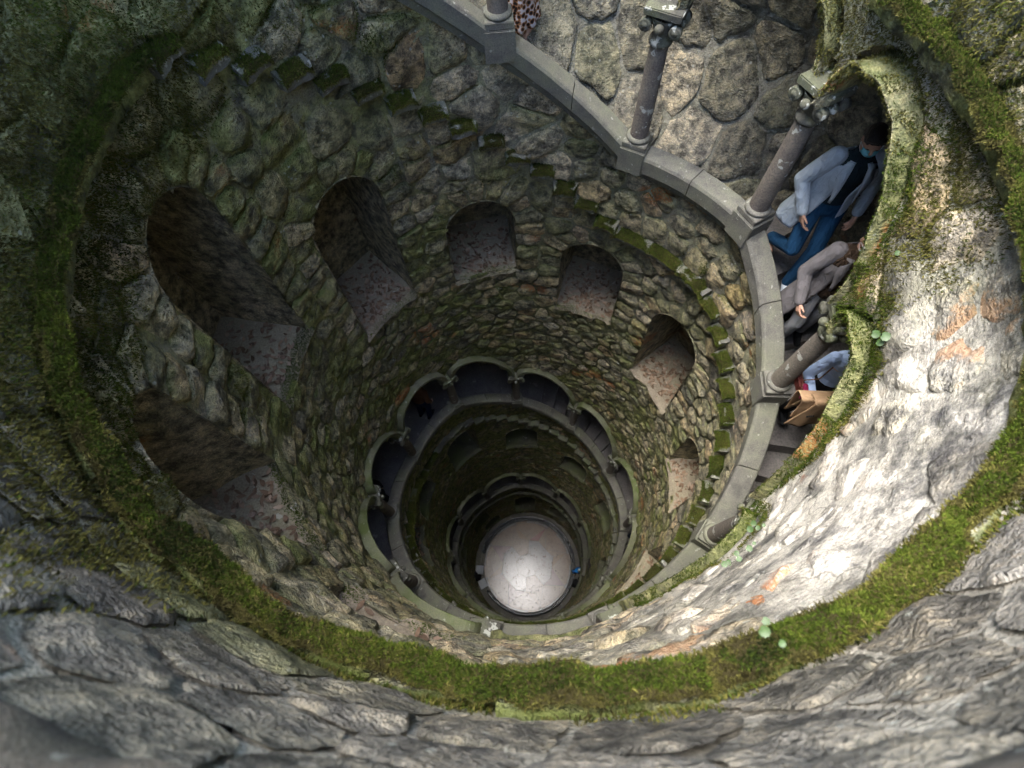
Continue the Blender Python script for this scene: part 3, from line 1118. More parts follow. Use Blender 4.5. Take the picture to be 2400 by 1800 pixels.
us = np.linspace(-2.2, U1, 700)
dzs = np.linspace(-0.42, 1.0, 34)
g_u, g_d = np.meshgrid(us, dzs, indexing='ij')
pv = P(g_u, 1.0, zc(g_u) + g_d)
V = P(g_u, rout(g_u, g_d) + 0.014 - 0.01 * fbm(pv * 3, 4, 6), zc(g_u) + g_d)
at = np.stack([np.full(g_u.size, .5), np.full(g_u.size, 0.15), np.full(g_u.size, .12)], 1)
link('mortar', new_mesh('gallery_mortar', V.reshape(-1, 3) - worg, [grid_faces(len(us), len(dzs))], at), MAT['mortar'], gw)
gs = []
DW = DU * ROUT
zz_ = 1.0
while zz_ > -0.40:
    h = 0.19 * rng.uniform(0.8, 1.2)
    u_ = -2.0
    while u_ < 25:
        w = 0.215 * rng.choice([0.6, 0.9, 1.15, 1.4])
        gs.append(((u_) * DW, zz_ - h / 2 + rng.uniform(-.36, .36) * h))
        u_ += w / DW
    zz_ -= h
gs = np.array(gs)
Mg, frg = 22, (1.0, 0.93, 0.75, 0.5, 0.24)
ph = np.linspace(0, 2 * PI, Mg, endpoint=False)
D = np.stack([np.cos(ph), np.sin(ph)], 1)
big, small = [], []
Fg = []
for r_ in range(len(frg) - 1):
    for j in range(Mg):
        a, b = r_ * Mg + j, r_ * Mg + (j + 1) % Mg
        Fg += [(a, b, b + Mg), (a, b + Mg, a + Mg)]
for j in range(Mg):
    Fg.append(((len(frg) - 1) * Mg + j, (len(frg) - 1) * Mg + (j + 1) % Mg, len(frg) * Mg))
Fg = np.array(Fg)
rest_v, rest_f, rest_t, cnt = [], [], [], 0
for i in range(len(gs)):
    v = gs - gs[i]
    d2 = (v * v).sum(1)
    kk = np.argsort(d2)[1:16]
    dist = np.sqrt(d2[kk])
    cosv = D @ (v[kk] / dist[:, None]).T
    rr = np.where(cosv > 0.05, (dist[None] * 0.5 - 0.0075) / np.maximum(cosv, 0.05), 9)
    rr = np.clip(rr, 0.01, 0.3)
    rad = (rr ** -18.0).sum(1) ** (-1 / 18.0) * (1 + 0.04 * rng.randn(Mg))
    s_ = gs[i, 0] + rad[None] * np.array(frg)[:, None] * np.cos(ph)
    d_ = gs[i, 1] + rad[None] * np.array(frg)[:, None] * np.sin(ph)
    u_ = s_ / DW
    if u_.max() > 25 or u_.min() < -2.15:
        continue
    zz = zc(np.full(u_.shape, gs[i, 0] / DW)) + d_ + (zc(u_) - zc(gs[i, 0] / DW)) * 0.9
    pp = P(u_, ROUT, zz)
    h = rng.uniform(0.008, 0.017) * np.array([-0.2, 0.75, 0.95, 1.0, 1.02])[:, None] + 0.012 * fbm(pp * 5, 4, 14) - 0.012 * np.abs(fbm(pp * 9, 2, 15)) + rng.uniform(-.1, .1) * (s_ - gs[i, 0]) + rng.uniform(-.1, .1) * (d_ - gs[i, 1])
    V = P(u_, rout(u_, d_) - h, zz).reshape(-1, 3)
    V = np.concatenate([V, V[-Mg:].mean(0, keepdims=True)]) - worg
    tint = np.array([0.05 + 0.45 * rng.beta(1.2, 1.6), rng.uniform(0.0, 0.2), rng.uniform(0.02, 0.2)])
    uc_ = gs[i, 0] / DW
    if -0.6 < uc_ < 5 and cnt >= 0 and len(big) < 295:
        big.append(1)
        link('stone', new_mesh('stone', V, [Fg], tint), MAT['rock'], gw)
    else:
        rest_v.append(V)
        rest_f.append(Fg + cnt)
        rest_t.append(np.tile(tint, (len(V), 1)))
        cnt += len(V)
o = link('small_stones', new_mesh('small_stones', np.concatenate(rest_v), [np.concatenate(rest_f)], np.concatenate(rest_t)), MAT['rock'], gw)
o['kind'] = 'stuff'

# ------------------------------------------------------------------ string courses (stepped ledges)
LEDGES = []          # (u0,u1,z,r_front) for the moss
led_names = [('string_course', 'mossy stone ledge running round the rim of the well', -9.0, -2.0), ('string_course', 'stepped stone ledge with moss cushions below the upper rail', -2.0, 8.0),
             ('string_course', 'stepped dark stone ledge below the middle rail', 8.0, 19.0), ('string_course', 'faint stepped ledge low down in the well', 19.0, 26.0)]
for nm, lab, a, b in led_names:
    t_ = thing(nm, lab, 'ledge', 'stepped ledges', tuple(P(a, 1.0, float(zl(np.array(a))))))
    org = np.array(t_.location)
    uu = a
    while uu < b - 1e-4:
        lev = (uu < -2.0 - 1e-6) or (math.floor(uu + 1e-6) % 4 == 1)
        w = 0.34 if lev else 0.2
        nxt = min(uu + w, b)
        if not lev:
            nxt = min(math.floor(uu * 5 + 1e-6) / 5 + 0.2, b)
        elif uu >= -2:
            nxt = min(nxt, math.floor(uu + 1e-6) + 1.0)
        else:
            nxt = min(nxt, -2.0)
        zt_ = float(zl(np.array((uu + nxt) / 2)))
        zt_ += rng.uniform(-.004, .004)
        fr_ = 0.956 if uu < -2 - 1e-6 else 0.958 if lev else (0.966 if uu < 0.3 else 0.957)
        fr_ += rng.uniform(-.006, .006)
        us = np.linspace(uu + 0.004, nxt - 0.004, 9) if uu >= -2 - 1e-6 else np.linspace(uu - 0.012, nxt + 0.012, 9)
        sh = (lambda q: Rw(q % 11, -0.9) - 1.0) if uu < -2 else None
        if uu < -2 - 1e-6:
            zt_ -= 0.022
            fr_ += 0.034
        V, fs = sweep([(fr_ + 0.008, -0.050), (fr_ + 0.001, -0.043), (fr_, -0.032), (fr_ - 0.001, -0.020), (fr_, -0.008), (fr_ + 0.008, 0.0), (0.992, 0.003), (1.012, 0.006), (1.012, -0.050)], us, lambda q, z_=zt_: np.full(np.shape(q), z_), sh)
        V = V + np.stack([fbm(V * 9, 3, 41), fbm(V * 9, 3, 44), fbm(V * 9, 3, 47)], 1) * 0.035
        if uu < -2 - 1e-6:
            link('ledge_block', new_mesh('ledge_block', V - org, fs, np.array([0.15, float(paleness(np.array(uu), np.array(-0.9))) * 0.7, 0.8])), MAT['rock'], t_)
        else:
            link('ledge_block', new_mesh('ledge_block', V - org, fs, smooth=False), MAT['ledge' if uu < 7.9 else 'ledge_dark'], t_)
        LEDGES.append((uu, nxt, zt_ + (0.022 if uu < -2 - 1e-6 else 0), fr_ - (0.034 if uu < -2 - 1e-6 else 0), 0.0))
        uu = nxt

# ------------------------------------------------------------------ rim coping and the ground around it
cp = thing('rim_coping', 'rounded pinkish granite coping on the near rim, out of focus', 'coping', None, tuple(P(5.6, 1.1, RIM)))
corg = np.array(cp.location)
uu = 1.2
while uu < 8.9:
    nxt = min(uu + rng.uniform(0.5, 0.8), 8.9)
    us = np.linspace(uu + 0.002, nxt - 0.002, 40)
    prof = [(1.02, -0.05), (0.998, -0.02), (0.988, 0.02), (0.99, 0.05), (1.0, 0.08), (1.015, 0.10), (1.05, 0.115), (1.12, 0.12), (1.2, 0.118), (1.24, 0.1), (1.25, 0.05), (1.25, -0.35), (1.03, -0.35)]
    V, fs = sweep(prof, us, lambda q: np.full(np.shape(q), RIM), lambda q: Rw(q % 11, -0.5) - 1.0)
    nn = fbm(V * 6, 4, 51)
    V = V + nn[:, None] * 0.045
    link('coping_stone', new_mesh('coping_stone', V - corg, fs), MAT['coping'], cp)
    uu = nxt
# ground sheet with a slot where the first flight climbs out
ug = np.linspace(0, 11, 133)[:-1]
slot = (ug < 0.95) | (ug > 8.75)
rr = np.array([1.22, 1.6, 2.5, 4, 8, 20])
R_ = np.tile(rr, (132, 1))
R_[slot, 0] = 1.56
R_[slot, 1] = 1.7
V = P(ug[:, None], R_, -0.66)
MAT['soil'] = flat('forest_soil', (0.10, 0.075, 0.05), 0.95, 0.1, 0.5, 6, 0.03)
link('ground', new_mesh('ground', V.reshape(-1, 3), [grid_faces(132, 6, True)]), MAT['soil'], None, kind='structure')

# ------------------------------------------------------------------ floor of the well
def marble(name, c0, c1, wet=0.26):
    t = NT(name)
    n1 = t.noise(1.2, 5, 0.6, dist=1.0)
    n2 = t.noise(9, 5, 0.65)
    n3 = t.noise(26, 3, 0.6, (7, 7, 7))
    base = t.ramp(t.math('ADD', t.math('MULTIPLY', n1, 0.6), t.math('MULTIPLY', n2, 0.4)), [(0.35, c0), (0.62, c1)])
    dirt = t.ramp(n3, [(0.57, 0.0), (0.64, 1.0)])
    base = t.mix(t.math('MULTIPLY', dirt, 0.55), base, (0.05, 0.045, 0.04))
    t.bump(n2, 0.002, 0.25)
    return t.out(base, t.ramp(n2, [(0.3, wet * 0.7), (0.7, wet * 1.0)]), 0.5)


MAT['m_beige'] = marble('marble_beige', (0.125, 0.08, 0.05), (0.21, 0.15, 0.10))
MAT['m_white'] = marble('marble_white', (0.135, 0.135, 0.14), (0.22, 0.212, 0.215), 0.24)
MAT['m_red'] = marble('marble_red', (0.11, 0.022, 0.014), (0.17, 0.042, 0.028))
MAT['m_rose'] = marble('marble_rose', (0.11, 0.052, 0.05), (0.16, 0.09, 0.084))
MAT['m_ochre'] = marble('marble_ochre', (0.14, 0.083, 0.036), (0.19, 0.12, 0.064))
MAT['wet_black'] = flat('wet_black_metal', (0.016, 0.022, 0.028), 0.22, 0.6, 0.4, 6)
MAT['dark_floor'] = plain_stone('damp_floor_stone', (0.05, 0.046, 0.042), (0.13, 0.12, 0.105), 4, 0.006, 0.3, 0.5)

V, f = lathe([(0.3, -0.012), (0.835 * S, -0.012), (0.835 * S, -0.05), (0.90 * S, -0.05), (0.90 * S, 0.0), (1.62 * S, 0.0)], 72)
fl = link('well_floor', new_mesh('well_floor', V, f, smooth=False), MAT['dark_floor'], None, kind='structure')


def tile(pts, mat, name='marble_tile', gap=0.0025, th=0.012):
    """flat marble piece from polar corner points (r in shaft radii, angle in degrees)"""
    q = np.array([(r_ * S * math.cos(math.radians(a)), r_ * S * math.sin(math.radians(a))) for r_, a in pts])
    c = q.mean(0)
    d = q - c
    q = c + d * (1 - gap / np.maximum(np.linalg.norm(d, axis=1, keepdims=True) * 0.5, 0.02))
    n = len(q)
    V = np.concatenate([np.c_[q, np.full(n, 0.0)], np.c_[q, np.full(n, -th)], [[c[0], c[1], 0.0]]])
    z = rng.uniform(-.0012, .0012)
    V[:, 2] += z
    F3 = [(i, (i + 1) % n, 2 * n) for i in range(n)]
    F4 = [(i, i + n, (i + 1) % n + n, (i + 1) % n) for i in range(n)]
    link(name, new_mesh('tile', V, [np.array(F3), np.array(F4)], smooth=False), MAT[mat], fl)


A0 = 62.0
for k in range(4):
    a = A0 + 90 * k
    red = 'm_red' if k == 0 else 'm_rose'
    tile([(0.78, a), (0.46, a - 22), (0.50, a + 2)], 'm_rose' if k else 'm_beige')
    tile([(0.78, a), (0.50, a + 2), (0.47, a + 23)], red)
    b = a + 45
    tile([(0.78, b), (0.47, b - 22), (0.52, b)], 'm_ochre')
    tile([(0.78, b), (0.52, b), (0.46, b + 23)], 'm_beige')
    # worn pale centre
    for c_, (r1, r2), mt in ((a, (0.46, 0.50), 'm_white'), (b, (0.47, 0.52), 'm_white' if k % 2 else 'm_beige')):
        tile([(0.22, c_ - 22.5), (r1, c_ - 22), (r2, c_ + 1), (0.465, c_ + 23), (0.22, c_ + 22.5)], mt)
    for c_, mat in ((a, 'm_beige'), (b, 'm_beige')):
        tile([(0.465, c_ + 22.5), (0.79, c_)] + [(0.805, c_ + q) for q in (4, 12, 22, 32, 41)] + [(0.79, c_ + 45)], mat)
tile([(0.218, q * 45 + A0 - 22.5) for q in range(8)], 'm_white')
for k in range(24):
    a = 15 * k
    tile([(0.808, a), (0.808, a + 5), (0.808, a + 10), (0.808, a + 15), (0.832, a + 15), (0.832, a + 10), (0.832, a + 5), (0.832, a)], 'm_white' if k % 3 else 'm_beige', 'border_tile')

rr_ = thing('ring_railing', 'glossy black metal railing ringing the marble floor', 'railing', None, (0, 0, 0))


def torus(R_, r_, z, a0, a1, n=120):
    a = np.radians(np.linspace(a0, a1, n))
    return tube(np.stack([R_ * np.cos(a), R_ * np.sin(a), np.full(n, z)], 1), r_, 8)


for nm, R_, r_, z in (('lower_rail', 0.862, 0.045, 0.06), ('middle_rail', 0.876, 0.035, 0.34), ('top_rail', 0.880, 0.045, 0.62)):
    V, f = torus(R_ * S, r_, z, -148, 165)
    link(nm, new_mesh(nm, V, f), MAT['wet_black'], rr_)
for k in range(14):
    a = math.radians(-148 + 313 * k / 13)
    V, f = tube([(0.872 * S * math.cos(a), 0.872 * S * math.sin(a), -0.04), (0.880 * S * math.cos(a), 0.880 * S * math.sin(a), 0.62)], 0.022, 8)
    link('post', new_mesh('post', V, f), MAT['wet_black'], rr_)

MAT['panel'] = flat('pale_panel', (0.42, 0.45, 0.48), 0.55, 0.3, 0.1, 12)
for k, (a, lab) in enumerate(((-174, 'pale grey bench top nearer the dark doorway at the edge of the marble floor'), (-158, 'pale grey bench top nearer the rail opening at the edge of the marble floor'))):
    b = thing('bench', lab, 'bench', 'pale benches at the well bottom', (0.905 * S * math.cos(math.radians(a)), 0.905 * S * math.sin(math.radians(a)), 0))
    b.rotation_euler = (0, 0, math.radians(a + (6 if k else -8)))
    link('seat', bm_mesh('seat', box_local(0, 0, 0.45, 0.17, 0.19, 0.02, 0.004)), MAT['panel'], b)
    for sy in (-0.15, 0.15):
        link('leg', bm_mesh('leg', box_local(0, sy, 0.215, 0.14, 0.015, 0.215, 0.003)), MAT['panel'], b)

# ------------------------------------------------------------------ moss
def blades(pos, nrm, ln, wd, tone, drop=0.25):
    n = len(pos)
    d = nrm + rng.normal(0, 0.55, (n, 3))
    d[:, 2] -= drop * rng.uniform(0, 1, n)
    d /= np.linalg.norm(d, axis=1, keepdims=True) + 1e-9
    sd = np.cross(d, rng.normal(0, 1, (n, 3)))
    sd /= np.linalg.norm(sd, axis=1, keepdims=True) + 1e-9
    L = (ln * rng.uniform(0.45, 1.3, n))[:, None]
    W = (wd * rng.uniform(0.6, 1.3, n))[:, None]
    b0 = pos - d * 0.004
    md = pos + d * L * 0.55
    V = np.stack([b0, md + sd * W, pos + d * L + rng.normal(0, 0.15, (n, 3)) * L, md - sd * W], 1).reshape(-1, 3)
    F_ = np.arange(4 * n).reshape(-1, 4)
    t_ = np.repeat(np.clip(tone, 0, 1), 4)
    return V, F_, np.stack([t_, t_, t_], 1)


MG = [[], [], [], 0]
MD = [[], [], [], 0]


def add_blades(store, pos, nrm, ln, wd, tone, drop=0.25):
    if len(pos) == 0:
        return
    V, F_, t_ = blades(pos, nrm, ln, wd, tone, drop)
    store[0].append(V)
    store[1].append(F_ + store[3])
    store[2].append(t_)
    store[3] += len(V)


mound_v, mound_f, mound_t, mcount = [], [], [], 0
for (a, b, z_, fr_, _) in LEDGES:
    if a > 9:
        continue
    rim = a < -2 - 1e-6
    if rim:
        fr_ = 0.956
    L_ = (b - a) * DU * S
    um = ((a + b) / 2) % 11
    if rim:
        a, b = a - 0.004, min(b + 0.004, -2.001)
    # patchy growth along the ledge
    pt_ = P(um, 0.95, z_)
    gate = 1.0 if rim else 0.8 + 0.8 * float(fbm(pt_[None] * 0.9, 2, 70)[0])
    gate = min(max(gate, 0.35 if a < 2.4 else 0.6), 1)
    sh = 0.0
    w_ = (1.0 - fr_)
    # mound
    us = np.linspace(a, b, 17)
    ws = np.array([-0.06, -0.02, 0.03, 0.12, 0.24, 0.36, 0.48, 0.60]) if rim else np.array([-0.10, -0.03, 0.05, 0.2, 0.4, 0.6, 0.8, 1.0])
    g_u, g_w = np.meshgrid(us, ws, indexing='ij')
    if rim:
        sh = Rw(g_u % 11, -0.9) - 1.0
    r_ = fr_ + sh + 0.004 + (w_ + 0.01) * np.clip(g_w, 0, 1) - (0.012 if rim else 0.010) * (g_w < 0.2) + 0.02 * np.clip(-g_w - 0.3, 0, 1)
    hz = (zl(g_u) if rim else z_) + 0.002 + (0.014 if rim else 0.008) * np.sqrt(np.clip(1 - (2 * np.clip(g_w, 0, 1) - 1) ** 2, 0, 1)) * gate + np.clip(g_w, -1, 0) * 0.11
    if not rim:      # each cushion thins out raggedly towards its ends and front
        tt = (g_u - a) / (b - a)
        lim = 0.75 + 0.35 * fbm(P(g_u, 1.0, z_) * 14, 2, 93)
        hz = hz - 0.022 * (np.clip(np.abs(2 * tt - 1) - lim, 0, 1) * 2.5 + np.clip(0.25 - g_w + 0.25 * fbm(P(g_u, r_, z_) * 11, 2, 94), 0, 1))
    pv = P(g_u, r_, hz)
    nz_ = fbm(pv * 9, 3, 90)[..., None]
    pv = pv + (nz_ + 0.5 * fbm(pv * 24, 2, 92)[..., None]) * (0.034 if rim else 0.014) * gate * np.array([1, 1, 1])
    if rim:
        pv = pv + fbm(pv * 2.6, 2, 95)[..., None] * np.array([math.cos(TH0 - DU * um), math.sin(TH0 - DU * um), 0.3]) * 0.035
    if rim:
        g0 = fbm(pv * 3.2, 3, 97) + 0.30
        pv[..., 2] -= 0.07 * np.clip(-g0 * 4, 0, 1)
    mound_v.append(pv.reshape(-1, 3))
    mound_f.append(grid_faces(17, 8) + mcount)
    mcount += 136
    mound_t.append(np.full((136, 3), 0.12))
    tri_ = pv.reshape(-1, 3)[grid_faces(17, 8)]
    nr_ = np.cross(tri_[:, 1] - tri_[:, 0], tri_[:, 3] - tri_[:, 0])
    ar_ = np.linalg.norm(nr_, axis=1)
    nr_ /= ar_[:, None] + 1e-12
    inw = np.array([-math.cos(TH0 - DU * um), -math.sin(TH0 - DU * um), 1.2])
    nr_ *= np.sign(nr_ @ inw)[:, None]
    n = int(ar_.sum() * (60000 if rim else 52000) * (1.0 if rim else gate))
    pk = rng.choice(len(tri_), n, p=ar_ / ar_.sum())
    x1, x2 = rng.uniform(0, 1, (2, n, 1))
    p_ = (tri_[pk, 0] * (1 - x1) + tri_[pk, 1] * x1) * (1 - x2) + (tri_[pk, 3] * (1 - x1) + tri_[pk, 2] * x1) * x2
    if rim:
        kp = (fbm(p_ * 3.2, 3, 97) + 0.55 * fbm(p_ * 11, 2, 98) + 0.42 - 0.34 * (np.abs((pk % 7) - 3) > 1.5)) > 0
        bare = ~kp & (rng.uniform(0, 1, n) < 0.55)
        add_blades(MD, p_[bare], nr_[pk[bare]], 0.020, 0.0028, 0.40 + 0.5 * fbm(p_[bare] * 6, 2, 63) + rng.normal(0, 0.15, int(bare.sum())), 0.6)
        p_, pk = p_[kp], pk[kp]
        n = len(p_)
    nrm = nr_[pk]
    tone = 0.48 + 0.6 * fbm(p_ * 3.0, 3, 60) + 0.25 * fbm(p_ * 14, 2, 61) + rng.normal(0, 0.16, n)
    col_ = pk % 7
    edge = (col_ < 1) | (col_ > 5) if rim else (col_ < 1)
    ln = 0.017 if rim else 0.020
    dry = rng.uniform(0, 1, n) < np.where(edge, 0.6, 0.05) + (0.05 if not rim and a < 0.8 else 0) + 0.35 * fbm(p_ * 2.2, 2, 66)
    add_blades(MG, p_[~dry], nrm[~dry], ln, 0.0026, tone[~dry])
    add_blades(MD, p_[dry], nrm[dry], ln * 1.15, 0.0024, tone[dry], 0.6)
me = new_mesh('moss_mound', np.concatenate(mound_v), [np.concatenate(mound_f)], np.concatenate(mound_t))
link('moss', me, MAT['moss_dry'], None, kind='stuff', label='brownish moss bed lying along the ledges', category='moss')

# moss growing on the stones near the rim
tv = [V[F_] for V, F_ in STONE_TRIS] + [MORTAR_TRIS]
tri = np.concatenate(tv)
nrm = np.cross(tri[:, 1] - tri[:, 0], tri[:, 2] - tri[:, 0])
ar = np.linalg.norm(nrm, axis=1)
nrm = nrm / (ar[:, None] + 1e-12)
inward = -(tri.mean(1) * np.array([1, 1, 0]))
nrm *= np.sign((nrm * inward).sum(1))[:, None]
NS = 850000
pick = rng.choice(len(tri), NS, p=ar / ar.sum())
w1, w2 = rng.uniform(0, 1, (2, NS))
sq = np.sqrt(w1)
pp = tri[pick, 0] * (1 - sq)[:, None] + tri[pick, 1] * (sq * (1 - w2))[:, None] + tri[pick, 2] * (sq * w2)[:, None]
pn = nrm[pick]
pu_ = ((TH0 - np.arctan2(pp[:, 1], pp[:, 0])) / DU) % 11
pz_ = pp[:, 2] / S - ZC


def bumpf(x, c, w):
    return np.exp(-((x - c) / w) ** 2)


nA = fbm(pp * 1.7, 4, 101)
nB = fbm(pp * 6.0, 4, 131)
ex0 = zc(pu_) + ext(pu_)
up = np.clip(pn[:, 2], 0, 1)
dens = np.zeros(NS)
green = np.zeros(NS)
# shaggy moss around the rim ledge, thickened to darken the shaded side
m = np.clip(1.25 - np.abs(pu_ - 8.2) / 1.4, 0, 1) * np.clip(1.35 - np.abs(pz_ + 0.76) / 0.32, 0, 1)
dens = np.maximum(dens, np.where(m > 0.02, m * 1.6 + (0.45 * nA + 0.5 * nB - 0.05) * np.clip(m * 4, 0, 1), 0))
# spandrels of the upper arches
m = np.clip(1.25 - np.abs(pu_ - 2.1) / 1.0, 0, 1) * (pz_ < -0.70) * (pz_ > -1.45) * (pz_ > ex0 - 0.10)
dens = np.maximum(dens, np.where(m > 0.02, m * 1.5 + (0.6 * nA + 0.5 * nB - 0.05) * np.clip(m * 4, 0, 1), 0))
m2 = bumpf(pz_ - ex0, 0.005, 0.075) * ((pu_ > 2.6) & (pu_ < 4.9))
dens = np.maximum(dens, np.where(m2 > 0.03, m2 * 1.1 + (0.55 * nB + 0.2 * nA - 0.02) * np.clip(m2 * 3, 0, 1), 0))
green = np.maximum(green, m2 * 0.9)
# fringe of the rim ledge
m3 = 0.75 * bumpf(pz_, zl(pu_ - 11) - 0.01, 0.04) * ((pu_ > 1.5) & (pu_ < 8.8))
dens = np.maximum(dens, np.where(m3 > 0.03, m3 * 1.0 + 0.5 * nB + 0.25 * nA - 0.25, 0))
green = np.maximum(green, m3 * 0.35)
# tufts in crannies everywhere near the top
dens = np.maximum(dens, 1.3 * nA + 0.9 * nB + 0.5 * up - 0.74 - 0.5 * paleness(pu_, pz_) - 2.2 * ((pu_ > 3.6) & (pu_ < 7.4) & (pz_ > -1.5)))
keepm = rng.uniform(0, 1, NS) < np.clip(dens * 2.0, 0, 1)
pp, pn, pu_, pz_, green, nB, nA = pp[keepm], pn[keepm], pu_[keepm], pz_[keepm], green[keepm], nB[keepm], nA[keepm]
isg = rng.uniform(0, 1, len(pp)) < np.clip(green + 0.25 + 0.8 * nA, 0.04, 0.95)
tone = 0.46 + 0.4 * nB + rng.normal(0, 0.15, len(pp))
add_blades(MG, pp[isg], pn[isg], 0.021, 0.0036, tone[isg], 0.5)
add_blades(MD, pp[~isg], pn[~isg], 0.024, 0.0034, tone[~isg], 0.9)
for uc, tr in SILLS:
    n_ = np.cross(tr[:, 1] - tr[:, 0], tr[:, 2] - tr[:, 0])
    a_ = np.linalg.norm(n_, axis=1)
    cnt_ = int(a_.sum() * 16000)
    pk = rng.choice(len(tr), cnt_, p=a_ / a_.sum())
    w1, w2 = rng.uniform(0, 1, (2, cnt_))
    sq = np.sqrt(w1)
    q_ = tr[pk, 0] * (1 - sq)[:, None] + tr[pk, 1] * (sq * (1 - w2))[:, None] + tr[pk, 2] * (sq * w2)[:, None]
    rq = np.hypot(q_[:, 0], q_[:, 1]) / S
    dn = 1.25 * (0.9 if 7 < uc < 9 else 0.45) * np.clip((1.055 - rq) / 0.05, 0, 1) + 0.6 * fbm(q_ * 4, 3, 15) - 0.22
    q_ = q_[rng.uniform(0, 1, cnt_) < np.clip(dn * 1.6, 0, 1)]
    add_blades(MG, q_, np.tile([0, 0, 1.0], (len(q_), 1)), 0.02, 0.0032, 0.45 + 0.4 * fbm(q_ * 5, 2, 16) + rng.normal(0, .15, len(q_)), 0.2)
link('moss', new_mesh('moss_tufts', np.concatenate(MG[0]), [np.concatenate(MG[1])], np.concatenate(MG[2])), MAT['moss'], None, kind='stuff', label='bright green moss tufts on the rim and ledges', category='moss')
link('moss', new_mesh('dry_moss_tufts', np.concatenate(MD[0]), [np.concatenate(MD[1])], np.concatenate(MD[2])), MAT['moss_dry'], None, kind='stuff', label='brown dry moss hanging on the wall stones', category='moss')

# ------------------------------------------------------------------ fallen leaves
def leaf_mesh(name, L_, w_, curl, lob):
    n = 9
    V, F_ = [], []
    for i in range(n):
        t_ = i / (n - 1)
        x = (t_ - 0.5) * L_
        h = w_ * math.sin(PI * min(t_ * 1.02, 1)) ** 0.8 * (1 + lob * math.sin(t_ * 5 * PI)) + 0.001
        zc_ = curl * (abs(t_ - 0.5) * 2) ** 2 * L_
        V += [(x, -h, zc_ + curl * h * 1.2), (x, 0, zc_), (x, h, zc_ + curl * h * 0.8)]
    for i in range(n - 1):
        for j in (0, 1):
            a = i * 3 + j
            F_.append((a, a + 3, a + 4, a + 1))
    return np.array(V), np.array(F_)


def leaf_material(name, c):
    t = NT(name)
    n = t.noise(60, 3, 0.6)
    o_ = t.n('ShaderNodeObjectInfo')
    base = t.mix(1.0, t.ramp(o_.outputs['Random'], [(0, c[0]), (0.5, c[1]), (1, c[2])]), t.ramp(n, [(0.3, 0.75), (0.7, 1.25)]), 'MULTIPLY')
    return t.out(base, 0.8, 0.25)


MAT['leaf'] = leaf_material('dry_leaf', ((0.085, 0.058, 0.04), (0.15, 0.098, 0.064), (0.22, 0.165, 0.125)))
t = NT('leaf_litter')
r_, g_, b__, _c = t.attr()
MAT['litter'] = t.out(t.ramp(r_, [(0.0, (0.085, 0.058, 0.036)), (0.4, (0.155, 0.10, 0.062)), (0.7, (0.22, 0.15, 0.098)), (1.0, (0.29, 0.225, 0.165))]), 0.8, 0.25)
protos = []
for k in range(5):
    V, F_ = leaf_mesh('leaf', rng.uniform(0.07, 0.10), rng.uniform(0.015, 0.024), rng.uniform(0.03, 0.22), rng.uniform(0.0, 0.16))
    protos.append((V, F_, new_mesh('fallen_leaf', V, [F_])))
for _, _, me in protos:
    me.materials.append(MAT['leaf'])


def rotm(yaw, tx, ty):
    return (Matrix.Rotation(yaw, 3, 'Z') @ Matrix.Rotation(tx, 3, 'X') @ Matrix.Rotation(ty, 3, 'Y'))


NICHE_LAB = {6.40: 'dry leaf on the sill of the niche hidden under the near rim', 7.40: 'dry brown leaf in the niche nearest the green moss kerb',
             8.55: 'dry brown leaf in the biggest dark niche', 9.65: 'dry brown leaf in the slanting second niche', 10.74: 'dry brown leaf in the far middle niche'}
for ni, (uc, zs, zt) in enumerate(NICHES[:12]):
    n = 150 if ni in (1, 2) else (25 if ni == 0 else 230)
    lit_v, lit_f, lit_t, c_ = [], [], [], 0
    for q in range(n):
        s_ = rng.uniform(-0.94, 0.94)
        dep = 1.02 + 0.36 * rng.beta(1.1, 1.3) if ni > 0 else 1.0 + 0.1 * rng.uniform()
        if ni == 1:
            dep = 1.03 + 0.3 * rng.beta(1.0, 1.6)
        rwn = float(Rw(uc % 11, (zs + zt) / 2)) - 1
        pos = P(uc + s_ * NHW / DU / (dep * .5 + .5), dep + rwn, zs)
        pos[2] += 0.012 + rng.uniform(0, 0.02)
        V, F_, me = protos[rng.randint(5)]
        yaw, tx, ty = rng.uniform(0, 6.28), rng.normal(0, 0.25), rng.normal(0, 0.2)
        sc_ = rng.uniform(0.7, 1.15)
        if uc in NICHE_LAB and q < 48:
            o = link('fallen_leaf', me, None, None, label=NICHE_LAB[uc], category='leaf', group='dry leaves of one niche ' + 'abcdefghijkl'[ni])
            o.location = pos
            o.rotation_euler = rotm(yaw, tx, ty).to_euler()
            o.scale = (sc_,) * 3
        else:
            R3 = np.array(rotm(yaw, tx, ty))
            lit_v.append((V * sc_) @ R3.T + pos)
            lit_f.append(F_ + c_)
            c_ += len(V)
            lit_t.append(np.full((len(V), 3), rng.uniform()))
    if lit_v:
        link('leaf_litter', new_mesh('leaf_litter', np.concatenate(lit_v), [np.concatenate(lit_f)], np.concatenate(lit_t)), MAT['litter'], None, kind='stuff',
             label='scattered dry leaves on the niche floor', category='leaves')
# specks of leaf on the marble
lit_v, lit_f, lit_t, c_ = [], [], [], 0
for q in range(420):
    V, F_, me = protos[rng.randint(5)]
    a, r_ = rng.uniform(0, 6.28), 0.83 * S * math.sqrt(rng.uniform())
    lit_v.append((V * rng.uniform(0.4, 1.0)) @ np.array(rotm(rng.uniform(0, 6.28), 0.1, 0.1)).T + [r_ * math.cos(a), r_ * math.sin(a), 0.012])
    lit_f.append(F_ + c_)
    c_ += len(V)
    lit_t.append(np.full((len(V), 3), rng.uniform(0, 0.15)))
link('leaf_litter', new_mesh('leaf_litter', np.concatenate(lit_v), [np.concatenate(lit_f)], np.concatenate(lit_t)), MAT['litter'], None, kind='stuff', label='dark leaf specks strewn over the marble floor', category='leaves')

